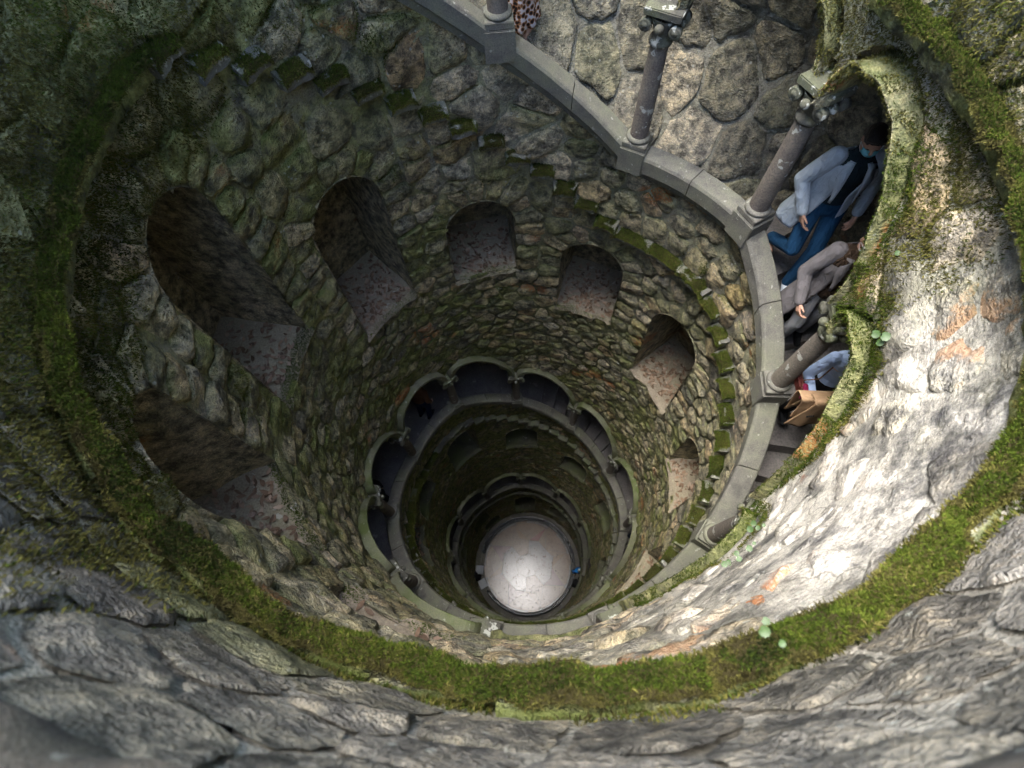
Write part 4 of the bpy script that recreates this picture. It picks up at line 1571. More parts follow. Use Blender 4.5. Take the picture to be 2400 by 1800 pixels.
# ------------------------------------------------------------------ small round-leaved plants
MAT['penny'] = flat('pennywort_leaf', (0.035, 0.072, 0.018), 0.5, 0.4, 0.2, 60)
MAT['stem'] = flat('plant_stem', (0.045, 0.07, 0.028), 0.6, 0.3, 0.2, 30)


def ray_dir(x, y):
    c = np.array([x - 1200, y - 900, 1281.02])
    return np.array([c @ AX, c @ AY, c @ AZ]) / np.linalg.norm(c)


def on_cyl(x, y, r):
    """point of the wall cylinder seen at a photo pixel: used to copy measured positions"""
    d = ray_dir(x, y)
    o_ = CAM[:2]
    a, b, c = d[:2] @ d[:2], o_ @ d[:2], o_ @ o_ - (r * S) ** 2
    t_ = (-b + math.sqrt(max(b * b - a * c, 0))) / a
    return CAM + t_ * d


def plant(label, spots, root_px, r, stemlen):
    root = on_cyl(*root_px, r + 0.012)
    o = thing('pennywort', label, 'plant', 'round-leaved seedlings in the moss', tuple(root))
    for (x, y, rad) in spots:
        c = on_cyl(x, y, r - stemlen)
        n_ = (CAM - c)
        n_ = n_ / np.linalg.norm(n_) + rng.normal(0, 0.25, 3) + np.array([0, 0, 0.5])
        n_ /= np.linalg.norm(n_)
        dist = np.linalg.norm(CAM - c)
        R_ = rad / 1281 * dist
        sd = np.cross(n_, [0.3, 0.5, 0.1])
        sd /= np.linalg.norm(sd)
        up_ = np.cross(n_, sd)
        a = np.linspace(0, 2 * PI, 19)[:-1]
        rim_ = R_ * (1 + 0.06 * np.cos(a * 9)) * np.where(np.abs(a) < 0.2, 0.7, 1)
        ring_ = c + rim_[:, None] * (np.cos(a)[:, None] * sd + np.sin(a)[:, None] * up_) + n_ * R_ * 0.12
        mid_ = c + 0.5 * rim_[:, None] * (np.cos(a)[:, None] * sd + np.sin(a)[:, None] * up_) + n_ * R_ * 0.02
        V = np.concatenate([ring_, mid_, [c]]) - root
        F4 = [(i, (i + 1) % 18, (i + 1) % 18 + 18, i + 18) for i in range(18)]
        F3 = [(i + 18, (i + 1) % 18 + 18, 36) for i in range(18)]
        link('leaf', new_mesh('leaf', V, [np.array(F4), np.array(F3)]), MAT['penny'], o)
        V, f = tube([np.zeros(3), (c - root) * 0.5 + np.array([0, 0, 0.006]), c - root], 0.0014 * max(1, rad / 14), 6)
        link('stem', new_mesh('stem', V, f), MAT['stem'], o)


plant('three round green leaves on the moss above the second column capital', [(2053, 783, 8), (2076, 789, 9), (2062, 803, 7)], (2066, 795), 0.962, 0.018)
plant('two little round leaves hugging the moss beside the short-looking column', [(1766, 1226, 6), (1758, 1240, 7), (1776, 1237, 5), (1790, 1231, 4)], (1780, 1236), 0.955, 0.02)
plant('single round leaves dotted down the moss stripe near the step corner', [(1756, 1285, 7), (1767, 1273, 4), (1726, 1297, 6)], (1745, 1290), 0.95, 0.015)
plant('cluster of four round leaves at the lower tip of the moss stripe', [(1698, 1322, 7), (1707, 1316, 5), (1732, 1310, 6), (1711, 1324, 2)], (1716, 1318), 0.948, 0.015)
plant('pale seedling with two leaves rising from the rim moss', [(1792, 1480, 11), (1833, 1508, 7), (1795, 1456, 8)], (1812, 1520), 1.0, 0.03)
plant('tiny round leaf alone on the mossy spandrel', [(1830 + 273, 593, 5)], (2104, 595), 0.965, 0.012)

# ------------------------------------------------------------------ people
def cap_mesh(p0, p1, r0, r1, n=12):
    """closed tapered capsule"""
    p0, p1 = np.array(p0, float), np.array(p1, float)
    d = p1 - p0
    L = np.linalg.norm(d) + 1e-9
    d = d / L
    pts, rad = [], []
    for a in np.linspace(-PI / 2 * 0.97, 0, 5)[:-1]:
        pts.append(p0 + d * r0 * math.sin(a))
        rad.append(r0 * math.cos(a))
    for t_ in np.linspace(0, 1, 4):
        pts.append(p0 + d * L * t_)
        rad.append(r0 + (r1 - r0) * t_)
    for a in np.linspace(0, PI / 2 * 0.97, 5)[1:]:
        pts.append(p1 + d * r1 * math.sin(a))
        rad.append(r1 * math.cos(a))
    pts = np.array(pts)
    up = np.array([0.0, 0, 1]) if abs(d[2]) < 0.9 else np.array([1.0, 0, 0])
    x = np.cross(d, up)
    x /= np.linalg.norm(x)
    y = np.cross(d, x)
    a = np.linspace(0, 2 * PI, n, endpoint=False)
    V = np.concatenate([p + r * (np.cos(a)[:, None] * x + np.sin(a)[:, None] * y) for p, r in zip(pts, rad)] + [pts[:1], pts[-1:]])
    m = len(pts)
    F4 = [(i * n + j, i * n + (j + 1) % n, (i + 1) * n + (j + 1) % n, (i + 1) * n + j) for i in range(m - 1) for j in range(n)]
    F3 = [((j + 1) % n, j, m * n) for j in range(n)] + [((m - 1) * n + j, (m - 1) * n + (j + 1) % n, m * n + 1) for j in range(n)]
    return V, [np.array(F4), np.array(F3)]


def ell_mesh(c, r, rot=None, n=14):
    a = np.linspace(0, 2 * PI, n, endpoint=False)
    b = np.linspace(-PI / 2 * 0.98, PI / 2 * 0.98, 9)
    V = np.stack([np.cos(b)[None] * np.cos(a)[:, None], np.cos(b)[None] * np.sin(a)[:, None], np.broadcast_to(np.sin(b)[None], (n, 9))], -1).reshape(-1, 3)
    V = np.concatenate([V, [[0, 0, -1], [0, 0, 1]]]) * np.array(r)
    if rot is not None:
        V = V @ np.array(rot).T
    F3 = [((j + 1) % n * 9, j * 9, n * 9) for j in range(n)] + [(j * 9 + 8, (j + 1) % n * 9 + 8, n * 9 + 1) for j in range(n)]
    return V + np.array(c), [grid_faces(n, 9, True), np.array(F3)]


def organic(name, prims, vox, mat, parent, smooth=6, tint=None):
    """fuse overlapping rounded volumes into one continuous skin"""
    V, Fs = merge(prims)
    me = new_mesh(name, V, Fs)
    o = bpy.data.objects.new(name, me)
    COL.objects.link(o)
    m = o.modifiers.new('r', 'REMESH')
    m.mode = 'VOXEL'
    m.voxel_size = vox
    m2 = o.modifiers.new('s', 'SMOOTH')
    m2.iterations = smooth
    m2.factor = 0.5
    dg = bpy.context.evaluated_depsgraph_get()
    me2 = bpy.data.meshes.new_from_object(o.evaluated_get(dg))
    o.modifiers.clear()
    o.data = me2
    bpy.data.meshes.remove(me)
    me2.name = name
    me2.polygons.foreach_set('use_smooth', np.full(len(me2.polygons), True))
    me2.materials.clear()
    me2.materials.append(mat)
    o.parent = parent
    return o


def cloth(name, col, rough=0.85, wr=0.006, scale=14, spec=0.2, var=0.12):
    t = NT(name)
    n = t.noise(scale, 3, 0.55, (1, 2, 3), (1, 1, 0.6), 0.8)
    f = t.noise(420, 2, 0.5)
    base = t.mix(1.0, (*col, 1), t.ramp(t.math('ADD', t.math('MULTIPLY', n, 0.6), t.math('MULTIPLY', f, 0.4)), [(0.3, 1 - var), (0.7, 1 + var)]), 'MULTIPLY')
    t.bump(t.math('ADD', n, t.math('MULTIPLY', f, 0.05)), wr * 4)
    return t.out(base, rough, spec)


CL = {}
CL['skin'] = flat('skin', (0.46, 0.27, 0.19), 0.55, 0.4, 0.08, 60)
CL['skin2'] = flat('skin_pale', (0.58, 0.38, 0.29), 0.55, 0.4, 0.08, 60)
CL['hair'] = flat('black_hair', (0.012, 0.010, 0.010), 0.5, 0.4, 0.4, 80, 0.01)
CL['pale_jacket'] = cloth('pale_jacket', (0.36, 0.42, 0.47), 0.6, 0.008, 12, 0.35)
CL['dark_sweater'] = cloth('dark_sweater', (0.012, 0.022, 0.028), 0.9)
CL['blue_trousers'] = cloth('blue_trousers', (0.012, 0.055, 0.12), 0.85)
CL['white_shoe'] = flat('white_shoe', (0.55, 0.60, 0.65), 0.6, 0.3, 0.1, 40)
CL['mask'] = cloth('surgical_mask', (0.16, 0.48, 0.58), 0.8, 0.003, 40)
CL['white'] = flat('white_strap', (0.75, 0.75, 0.75), 0.7, 0.2, 0.05)
CL['grey_wool'] = cloth('grey_wool', (0.13, 0.122, 0.125), 0.95, 0.005)
CL['brown_quilt'] = cloth('brown_quilt', (0.055, 0.035, 0.022), 0.6, 0.02, 26)
CL['grey_trousers'] = cloth('grey_trousers', (0.24, 0.245, 0.25), 0.85)
CL['grey_mask'] = cloth('grey_mask', (0.42, 0.50, 0.56), 0.8)
CL['sky_shirt'] = cloth('sky_shirt', (0.38, 0.50, 0.72), 0.8, 0.008)
CL['camel'] = cloth('camel_wool', (0.38, 0.25, 0.145), 0.9, 0.008, 9)
CL['black'] = cloth('black_cloth', (0.010, 0.011, 0.013), 0.9)
CL['navy'] = cloth('navy_denim', (0.010, 0.022, 0.055), 0.9)
CL['bright_blue'] = cloth('bright_blue_nylon', (0.015, 0.20, 0.62), 0.5)
CL['maroon'] = cloth('maroon_leather', (0.075, 0.018, 0.014), 0.5)
CL['magenta'] = cloth('magenta_knit', (0.16, 0.01, 0.045), 0.9)
CL['rust'] = cloth('rust_cloth', (0.13, 0.07, 0.045), 0.9)
CL['button'] = flat('dark_button', (0.02, 0.018, 0.016), 0.4, 0.4, 0.1)
t = NT('leopard_print')
v = t.n('ShaderNodeTexVoronoi')
t.l(t.pos(1.0), v.inputs['Vector'])
v.inputs['Scale'].default_value = 26
CL['leopard'] = t.out(t.ramp(v.outputs['Distance'], [(0.30, (0.012, 0.010, 0.010)), (0.40, (0.14, 0.055, 0.02)), (0.55, (0.30, 0.16, 0.08)), (0.66, (0.55, 0.52, 0.52))]), 0.8, 0.2)


def finger_set(w, d, nrm, side, curl, sc=1.0):
    """capsules for a hand: w wrist, d direction to the fingers, nrm palm normal, side direction towards the thumb"""
    w, d, nrm, side = [np.array(v, float) for v in (w, d, nrm, side)]
    d /= np.linalg.norm(d)
    side = side - d * (side @ d)
    side /= np.linalg.norm(side)
    nrm = np.cross(d, side) * (1 if np.cross(d, side) @ nrm > 0 else -1)
    out = []
    k = w + d * 0.085 * sc
    for q, s_ in enumerate((0.030, 0.011, -0.009, -0.028)):
        out.append(cap_mesh(w + side * s_ * 0.6 * sc + d * 0.012, k + side * s_ * sc, 0.017 * sc, 0.0125 * sc, 8))
        L = (0.040, 0.046, 0.043, 0.034)[q] * sc
        p = k + side * s_ * sc
        a = curl * 0.5 + 0.05 * q
        for seg in range(3):
            dv = d * math.cos(a) + nrm * math.sin(a) + side * 0.10 * (1.5 - q) * (1 if seg == 0 else 0.4)
            p2 = p + dv / np.linalg.norm(dv) * L * (1, 0.72, 0.55)[seg]
            out.append(cap_mesh(p, p2, 0.0098 * sc, 0.0085 * sc, 8))
            p = p2
            a += curl * (0.9, 0.7, 0.5)[seg]
    p = w + d * 0.025 * sc + side * 0.026 * sc
    dv = d * 0.72 + side * 0.72 + nrm * 0.25
    dv /= np.linalg.norm(dv)
    p2 = p + dv * 0.042 * sc
    out.append(cap_mesh(w + d * 0.01, p, 0.018 * sc, 0.016 * sc, 8))
    out.append(cap_mesh(p, p2, 0.0135 * sc, 0.011 * sc, 8))
    dv = d * 0.92 + side * 0.35 + nrm * 0.3
    dv /= np.linalg.norm(dv)
    out.append(cap_mesh(p2, p2 + dv * 0.032 * sc, 0.0105 * sc, 0.009 * sc, 8))
    return out


def head_rot(yaw, pitch, roll=0.0):
    return np.array(Matrix.Rotation(yaw, 3, 'Z') @ Matrix.Rotation(pitch, 3, 'X') @ Matrix.Rotation(roll, 3, 'Y'))


def person(label, u, r, zf, turn_yaw, H=1.75, skin='skin', hair='hair', hair_len=0.0, top='dark_sweater', legs='blue_trousers', shoes='white_shoe', coat=None, coat_len=0.55,
           mask=None, pose=None, fine=0.008, head=(0.0, 0.0, 0.0), lean=0.0, skirt=None, group='visitors on the stairs', coat_open=0.5, cap=None, inner=None):
    """standing or walking visitor; local +Y is the way they face, +X their right hand; zf height of the feet (relative to the camera, shaft radii)"""
    base = P(u, r, zf)
    o = thing('person', label, 'person', group, tuple(base))
    th = TH0 - DU * u
    o.rotation_euler = (0, 0, th + PI + turn_yaw)
    k = H / 1.75
    q = dict(hipR=(0.095, 0, 0.93), hipL=(-0.095, 0, 0.93), kneeR=(0.10, 0.06, 0.50), kneeL=(-0.10, 0.02, 0.50), ankR=(0.10, 0.0, 0.085), ankL=(-0.10, -0.03, 0.085),
             shR=(0.195, 0, 1.43), shL=(-0.195, 0, 1.43), elR=(0.25, -0.03, 1.14), elL=(-0.25, -0.03, 1.14), wrR=(0.23, 0.09, 0.90), wrL=(-0.23, 0.09, 0.90),
             hdR=(0.0, 0.35, -1.0), hdL=(0.0, 0.35, -1.0), curl=0.45)
    q.update(pose or {})
    g = {a: np.array(b, float) * (k if a[:2] != 'hd' else 1) for a, b in q.items() if a != 'curl'}
    chest, waist, pelv = np.array([0, 0.01, 1.30]) * k, np.array([0, 0, 1.10]) * k, np.array([0, 0, 0.95]) * k
    neck0, hc = np.array([0, -0.005, 1.46]) * k, np.array([0, 0.03, 1.635]) * k
    if lean:
        Rl = np.array(Matrix.Rotation(-lean, 3, 'X'))

        def tl(p_):
            return pelv + Rl @ (p_ - pelv)
        chest, waist, neck0, hc = tl(chest), tl(waist), tl(neck0), tl(hc)
        for a in ('shR', 'shL', 'elR', 'elL', 'wrR', 'wrL'):
            if a not in (pose or {}):
                g[a] = tl(g[a])
    HR = head_rot(*head)

    def hp(x, y, z):
        return hc + HR @ (np.array([x, y, z]) * k)
    # body: one continuous skin
    pr = [ell_mesh(hc, np.array([0.074, 0.092, 0.112]) * k, HR), ell_mesh(hp(0, 0.022, -0.055), np.array([0.055, 0.068, 0.070]) * k, HR),
          cap_mesh(hp(0, 0.082, 0.02), hp(0, 0.104, -0.022), 0.010 * k, 0.015 * k, 8), cap_mesh(hp(-0.02, 0.082, -0.062), hp(0.02, 0.082, -0.062), 0.010 * k, 0.010 * k, 8),
          cap_mesh(hp(-0.035, 0.080, 0.022), hp(0.035, 0.080, 0.022), 0.013 * k, 0.013 * k, 8), ell_mesh(hp(0, 0.062, -0.105), np.array([0.026, 0.024, 0.02]) * k, HR),
          ell_mesh(hp(0.078, -0.005, -0.01), np.array([0.010, 0.022, 0.034]) * k, HR), ell_mesh(hp(-0.078, -0.005, -0.01), np.array([0.010, 0.022, 0.034]) * k, HR),
          cap_mesh(neck0 - [0, 0, 0.04], hp(0, -0.015, -0.07), 0.060 * k, 0.052 * k), cap_mesh(chest + [-0.09, 0, 0.06], chest + [0.09, 0, 0.06], 0.10 * k, 0.10 * k),
          ell_mesh(chest, np.array([0.15, 0.095, 0.19]) * k), ell_mesh(waist, np.array([0.125, 0.085, 0.15]) * k), ell_mesh(pelv, np.array([0.145, 0.10, 0.12]) * k)]
    for s_ in 'RL':
        pr += [cap_mesh(g['sh' + s_] * 0.98 + [0, 0, -0.015], g['el' + s_], 0.046 * k, 0.037 * k), cap_mesh(g['el' + s_], g['wr' + s_], 0.037 * k, 0.025 * k),
               cap_mesh(g['hip' + s_], g['knee' + s_], 0.076 * k, 0.052 * k), cap_mesh(g['knee' + s_], g['ank' + s_], 0.052 * k, 0.034 * k)]
        fw = g['ank' + s_] - g['knee' + s_]
        toe = g['ank' + s_] + np.array([0, 0.13, -0.045]) * k
        pr.append(cap_mesh(g['ank' + s_], toe, 0.032 * k, 0.026 * k))
        sx = 1 if s_ == 'R' else -1
        pr += finger_set(g['wr' + s_], g['hd' + s_], (-sx, 0, 0.1), (-0.15 * sx, 1.0, 0.1), q['curl'], k)
    organic('body', pr, fine * 0.75, CL[skin], o, 3)
    # eyes and brows
    for sx in (-1, 1):
        V, f = ell_mesh(hp(sx * 0.031, 0.082, 0.004), np.array([0.012, 0.008, 0.007]) * k, HR, 10)
        link('eye', new_mesh('eye', V, f), CL['button'], o)
    # hair
    if hair:
        hr = [ell_mesh(hp(0, -0.014, 0.030), np.array([0.083, 0.098, 0.098]) * k, HR), ell_mesh(hp(0, -0.055, -0.02), np.array([0.076, 0.058, 0.085]) * k, HR),
              cap_mesh(hp(-0.05, 0.055, 0.085), hp(0.05, 0.05, 0.09), 0.028 * k, 0.03 * k), ell_mesh(hp(0.02, 0.02, 0.10), np.array([0.06, 0.07, 0.03]) * k, HR)]
        if hair_len:
            hr += [cap_mesh(hp(0.05, -0.06, -0.03), hp(0.06, -0.07, -0.08 - hair_len), 0.05 * k, 0.035 * k), cap_mesh(hp(-0.05, -0.06, -0.03), hp(-0.06, -0.07, -0.08 - hair_len), 0.05 * k, 0.035 * k),
                   cap_mesh(hp(0, -0.08, -0.03), hp(0, -0.09, -0.1 - hair_len), 0.06 * k, 0.05 * k)]
        organic('hair', hr, fine, CL[hair], o, 2)
    if cap:
        organic('cap', [ell_mesh(hp(0, -0.005, 0.055), np.array([0.092, 0.108, 0.075]) * k, HR), ell_mesh(hp(0, 0.10, 0.055), np.array([0.06, 0.055, 0.012]) * k, HR)], fine, CL[cap], o, 3)
    if mask:
        # folded fabric panel over nose and chin, with ear loops
        A, B = np.meshgrid(np.linspace(-1, 1, 13), np.linspace(-1, 1, 9), indexing='ij')
        x = np.sin(A * 1.05) * 0.071
        y = 0.020 + np.cos(A * 1.05) * (0.092 - 0.016 * B ** 2 - 0.010 * np.clip(-B, 0, 1)) + 0.004 * np.sin(B * 9) - 0.004
        z = -0.052 + B * (0.050 - 0.018 * A ** 2)
        V = np.array([hp(*p_) for p_ in np.stack([x, y, z], -1).reshape(-1, 3)])
        mo = link('face_mask', new_mesh('face_mask', V, [grid_faces(13, 9)]), CL[mask], o)
        sd = mo.modifiers.new('t', 'SOLIDIFY')
        sd.thickness = 0.003
        sd.offset = 1
        for sx in (-1, 1):
            for zz in (-0.015, -0.082):
                V, f = tube([hp(sx * 0.060, 0.058, zz * 0.9 - 0.01), hp(sx * 0.078, 0.03, zz * 0.5 - 0.01), hp(sx * 0.083, -0.01, -0.015)], 0.0016, 6)
                link('ear_loop', new_mesh('ear_loop', V, f), CL['white'], mo)
    # trousers and shoes
    if legs:
        pr = [ell_mesh(pelv + [0, 0, 0.03], np.array([0.165, 0.12, 0.13]) * k), ell_mesh(pelv - [0, 0, 0.05], np.array([0.165, 0.12, 0.10]) * k)]
        for s_ in 'RL':
            hem = g['ank' + s_] + (g['knee' + s_] - g['ank' + s_]) * 0.06
            pr += [cap_mesh(g['hip' + s_], g['knee' + s_], 0.094 * k, 0.070 * k), cap_mesh(g['knee' + s_], hem, 0.070 * k, 0.060 * k)]
        organic('trousers', pr, fine * 1.2, CL[legs], o, 5)
    if skirt:
        pr = []
        n_ = 10
        for j in range(n_):
            a = 2 * PI * j / n_
            pr.append(cap_mesh(pelv + [0.10 * math.cos(a), 0.07 * math.sin(a), 0.08], pelv + [0.16 * math.cos(a), 0.17 * math.sin(a), -0.46 + 0.05 * math.sin(a)], 0.06, 0.055))
        pr.append(cap_mesh(pelv, pelv - [0, 0, 0.42], 0.13, 0.15))
        organic('skirt', pr, fine * 1.2, CL[skirt], o, 4)
    if shoes:
        for s_ in 'RL':
            a_ = g['ank' + s_]
            toe = q.get('toe' + s_)
            toe = np.array(toe, float) * k if toe is not None else a_ + np.array([0, 0.155, -0.05]) * k
            dv = toe - a_
            heel = a_ - dv * 0.30 + np.array([0, 0, -0.045]) * k * (1 if toe[2] < a_[2] else 0)
            pr = [cap_mesh(a_ + [0, 0, 0.01], a_ + dv * 0.35, 0.044 * k, 0.043 * k), cap_mesh(a_ + dv * 0.3 - [0, 0, 0.008], toe, 0.043 * k, 0.036 * k), cap_mesh(heel, a_ + dv * 0.5 - [0, 0, 0.02 * k], 0.036 * k, 0.036 * k)]
            organic('shoe', pr, fine, CL[shoes], o, 3)

    def torso(name, mat, extra, sleeve=True, hem=0.0, short=False):
        pr = [cap_mesh(chest + [-0.085, 0, 0.075], chest + [0.085, 0, 0.075], (0.108 + extra) * k, (0.108 + extra) * k), ell_mesh(chest - [0, 0, 0.02], np.array([0.168 + extra, 0.118 + extra, 0.19]) * k),
              ell_mesh(waist, np.array([0.150 + extra, 0.108 + extra, 0.17]) * k), ell_mesh(pelv + [0, 0, 0.06 - hem], np.array([0.162 + extra, 0.122 + extra, 0.10 + hem]) * k),
              cap_mesh(neck0 - [0, 0, 0.05], neck0 + [0, 0, 0.015], 0.085 * k, 0.066 * k)]
        if sleeve:
            for s_ in 'RL':
                cf = g['wr' + s_] * 0.93 + g['el' + s_] * 0.07 if not short else g['el' + s_] * 0.8 + g['sh' + s_] * 0.2
                e_ = g['el' + s_] if not short else cf
                pr += [cap_mesh(g['sh' + s_], e_, (0.064 + extra) * k, (0.052 + extra * 0.7) * k)]
                if not short:
                    pr += [cap_mesh(g['el' + s_], cf, (0.052 + extra * 0.7) * k, (0.040 + extra * 0.6) * k)]
        return organic(name, pr, fine * 1.1, CL[mat], o, 4)
    torso('top', top, -0.004 if coat else 0.0, not coat)
    if inner:
        torso('vest', inner, 0.012, False, 0.06)
    if coat:
        # open coat: a wrapped sheet from one front edge round the back to the other, plus sleeves and lapels
        na, nh = 46, 26
        hs = np.linspace(0, 1, nh)
        A, Hh = np.meshgrid(np.linspace(-1, 1, na), hs, indexing='ij')
        op = coat_open * (0.35 + 0.9 * (1 - Hh) ** 1.2) + 0.55 * np.clip(Hh - 0.62, 0, 1)       # half opening angle, from shoulders (1) to hem (0)
        ang = PI / 2 + np.sign(A) * op + A * (PI - op) * 1.0
        ang = PI / 2 - (op + (PI - op) * (1 - np.abs(A))) * np.sign(A + 1e-9)
        top_z, hem_z = 1.455 * k, (0.93 - coat_len + 0.16) * k
        z = hem_z + (top_z - hem_z) * Hh
        rx = np.interp(z / k, [0.4, 0.7, 0.95, 1.1, 1.3, 1.40, 1.46], [0.30, 0.265, 0.225, 0.20, 0.225, 0.20, 0.105])
        ry = np.interp(z / k, [0.4, 0.7, 0.95, 1.1, 1.3, 1.40, 1.46], [0.25, 0.215, 0.17, 0.145, 0.155, 0.13, 0.09])
        fold = 1 + (0.035 * np.sin(ang * 5 + 3 * Hh + 1) + 0.015 * np.sin(ang * 11 + 1.3)) * np.clip(0.62 - Hh, 0, 1) * 1.6
        V = np.stack([rx * np.cos(ang) * fold * k, ry * np.sin(ang) * fold * k, z], -1)
        if lean:
            V = np.where((z > pelv[2])[..., None], (V - pelv) @ Rl.T + pelv, V)
        sway = np.array(q.get('sway', (0, 0, 0)), float)
        V = V + sway * ((1 - Hh) ** 1.5)[..., None]
        V = V + fbm(V * 9, 2, 77)[..., None] * 0.008
        co = link('coat', new_mesh('coat', V.reshape(-1, 3), [grid_faces(na, nh)]), CL[coat], o)
        sd = co.modifiers.new('t', 'SOLIDIFY')
        sd.thickness = 0.008
        sd.offset = 0
        for s_ in 'RL':
            cf = g['wr' + s_] * 0.96 + g['el' + s_] * 0.04
            md = (g['el' + s_] + cf) / 2 + rng.normal(0, .004, 3)
            organic('sleeve', [cap_mesh(g['sh' + s_] * [0.86, 1, 1], g['sh' + s_] * 0.3 + g['el' + s_] * 0.7, 0.082 * k, 0.070 * k), cap_mesh(g['sh' + s_] * 0.3 + g['el' + s_] * 0.7, g['el' + s_], 0.068 * k, 0.069 * k), cap_mesh(g['el' + s_], md, 0.069 * k, 0.058 * k),
                                cap_mesh(md, cf, 0.061 * k, 0.050 * k)], fine, CL[coat], co, 4)
        # lapels and collar
        for sx in (-1, 1):
            pts = []
            for t_ in np.linspace(0, 1, 8):
                zz = (1.465 - 0.36 * t_) * k
                wdt = (0.055 + 0.05 * math.sin(PI * min(1, t_ * 1.15)) ** 1.5) * k * (1 - t_ * 0.75)
                xi = sx * (0.055 + 0.03 * t_) * k
                yi = (0.09 + 0.085 * math.sin(t_ * PI / 2)) * k
                pts += [(xi, yi, zz), (xi + sx * wdt, yi - 0.02 * k, zz - 0.006)]
            V = np.array(pts)
            if lean:
                V = (V - pelv) @ Rl.T + pelv
            la = link('lapel', new_mesh('lapel', V + np.array([0, 0.014, 0]), [grid_faces(8, 2)]), CL[coat], co)
            sd = la.modifiers.new('t', 'SOLIDIFY')
            sd.thickness = 0.006
    return o, g, k


def stair_z(u):
    """height of the tread at bay u"""
    i = math.floor(u)
    if i % 4 == 1:
        return float(zc(i + 0.5)) + FL
    qq = math.floor((u - i) * 5)
    return float(zc(i + (qq + 0.5) / 5)) + FL


# man in the pale jacket coming down the stairs
m1, g, k = person('man in pale blue-grey jacket and blue face mask walking down the stairs', 2.14, 1.265, stair_z(2.14), -0.55, 1.80, top='dark_sweater', legs='blue_trousers', shoes='white_shoe',
                  coat='pale_jacket', coat_len=0.42, mask='mask', head=(-0.15, -0.35, 0.1), fine=0.007, coat_open=0.55,
                  pose=dict(kneeR=(0.13, 0.20, 0.50), ankR=(0.20, -0.14, 0.24), toeR=(0.23, -0.06, 0.10), kneeL=(-0.07, 0.20, 0.50), ankL=(-0.02, 0.24, 0.0), toeL=(0.0, 0.39, -0.06),
                            elR=(0.31, -0.02, 1.15), wrR=(0.24, 0.16, 0.95), hdR=(-0.25, 0.55, -0.85), elL=(-0.29, -0.05, 1.15), wrL=(-0.26, 0.08, 0.90), sway=(0.06, -0.06, 0)))
V, f = ell_mesh((-0.115, 0.165, 1.22), (0.010, 0.006, 0.010))
link('button', new_mesh('button', V, f), CL['button'], m1)

# man in the grey overcoat in front of him
m2, g, k = person('man in grey wool overcoat over a brown quilted vest, second on the stairs', 2.52, 1.20, stair_z(2.52), -0.40, 1.74, skin='skin', top='sky_shirt', legs='grey_trousers', shoes='black', inner='brown_quilt',
                  coat='grey_wool', coat_len=0.62, mask='grey_mask', head=(0.0, -0.25, 0.0), fine=0.008, coat_open=0.75,
                  pose=dict(elR=(0.30, 0.02, 1.13), wrR=(0.27, 0.22, 0.93), hdR=(-0.1, 0.75, -0.65), curl=0.75, elL=(-0.27, 0.08, 1.14), wrL=(-0.12, 0.26, 1.22), hdL=(0.3, 0.3, 0.9), kneeR=(0.11, 0.16, 0.50), ankR=(0.12, 0.10, 0.085), sway=(0.05, -0.02, 0)))
for zz in (0.98, 0.86):
    V, f = ell_mesh((0.185, 0.175, zz), (0.014, 0.007, 0.014))
    link('button', new_mesh('button', V, f), CL['button'], m2)

# person with the folded camel coat
m3, g, k = person('person in light blue shirt carrying a folded camel coat behind the column', 2.99, 1.19, stair_z(2.99), 0.0, 1.62, skin='skin2', hair='hair', hair_len=0.1, top='sky_shirt', legs='black', shoes='black',
                  head=(-0.2, -0.3, 0), fine=0.008, pose=dict(elR=(0.30, 0.02, 1.12), wrR=(0.25, 0.24, 1.02), hdR=(0.1, 0.6, 0.75), curl=1.0, elL=(-0.27, 0.04, 1.12), wrL=(-0.10, 0.22, 1.0), hdL=(0.9, 0.3, -0.2)))
# the coat over the arm: drooping folded cloth, a thing of its own
cbase = np.array(m3.matrix_basis.to_translation())
cc = thing('folded_coat', 'camel wool coat with dark buttons folded over the arm behind the column', 'coat', None, tuple(cbase))
cc.rotation_euler = m3.rotation_euler
A, B = np.meshgrid(np.linspace(0, 1, 40), np.linspace(-1, 1, 40), indexing='ij')
for nm, x0, x1, y0, zt_, df, db, sk in (('front_fold', -0.22, 0.30, 0.29, 1.07, 0.44, 0.30, 0.10), ('under_fold', -0.02, 0.40, 0.25, 1.045, 0.34, 0.46, -0.16)):
    x = x0 + (x1 - x0) * A + sk * np.clip(np.abs(B) - 0.2, 0, 1) * 0.6 + 0.012 * np.sin(B * 5 + A * 3)
    hang = np.clip(np.abs(B) - 0.22, 0, 1) / 0.78
    y = y0 + np.where(B > 0, 1, -1) * (0.055 * np.clip(np.abs(B) / 0.22, 0, 1) ** 0.7 + 0.03 * hang + 0.014 * np.sin(A * 16 + 2 * hang) * hang)
    z = zt_ + 0.03 * np.sqrt(np.clip(1 - (B / 0.22) ** 2, 0, 1)) - hang * np.where(B > 0, df, db) * (0.9 + 0.2 * A)
    co = link(nm, new_mesh(nm, np.stack([x, y, z], -1).reshape(-1, 3), [grid_faces(40, 40)]), CL['camel'], cc)
    sd = co.modifiers.new('t', 'SOLIDIFY')
    sd.thickness = 0.010
for j in range(4):
    V, f = ell_mesh((0.21 + 0.016 * j, 0.372, 0.86 - 0.006 * j), (0.009, 0.007, 0.009), None, 10)
    link('button', new_mesh('button', V, f), CL['button'], cc)
bag = thing('handbag', 'dark red leather handbag with magenta scarf below the raised hand', 'bag', None, tuple(cbase))
bag.rotation_euler = m3.rotation_euler
link('bag_body', bm_mesh('bag_body', box_local(0.37, 0.10, 1.02, 0.022, 0.085, 0.055, 0.015)), CL['maroon'], bag)
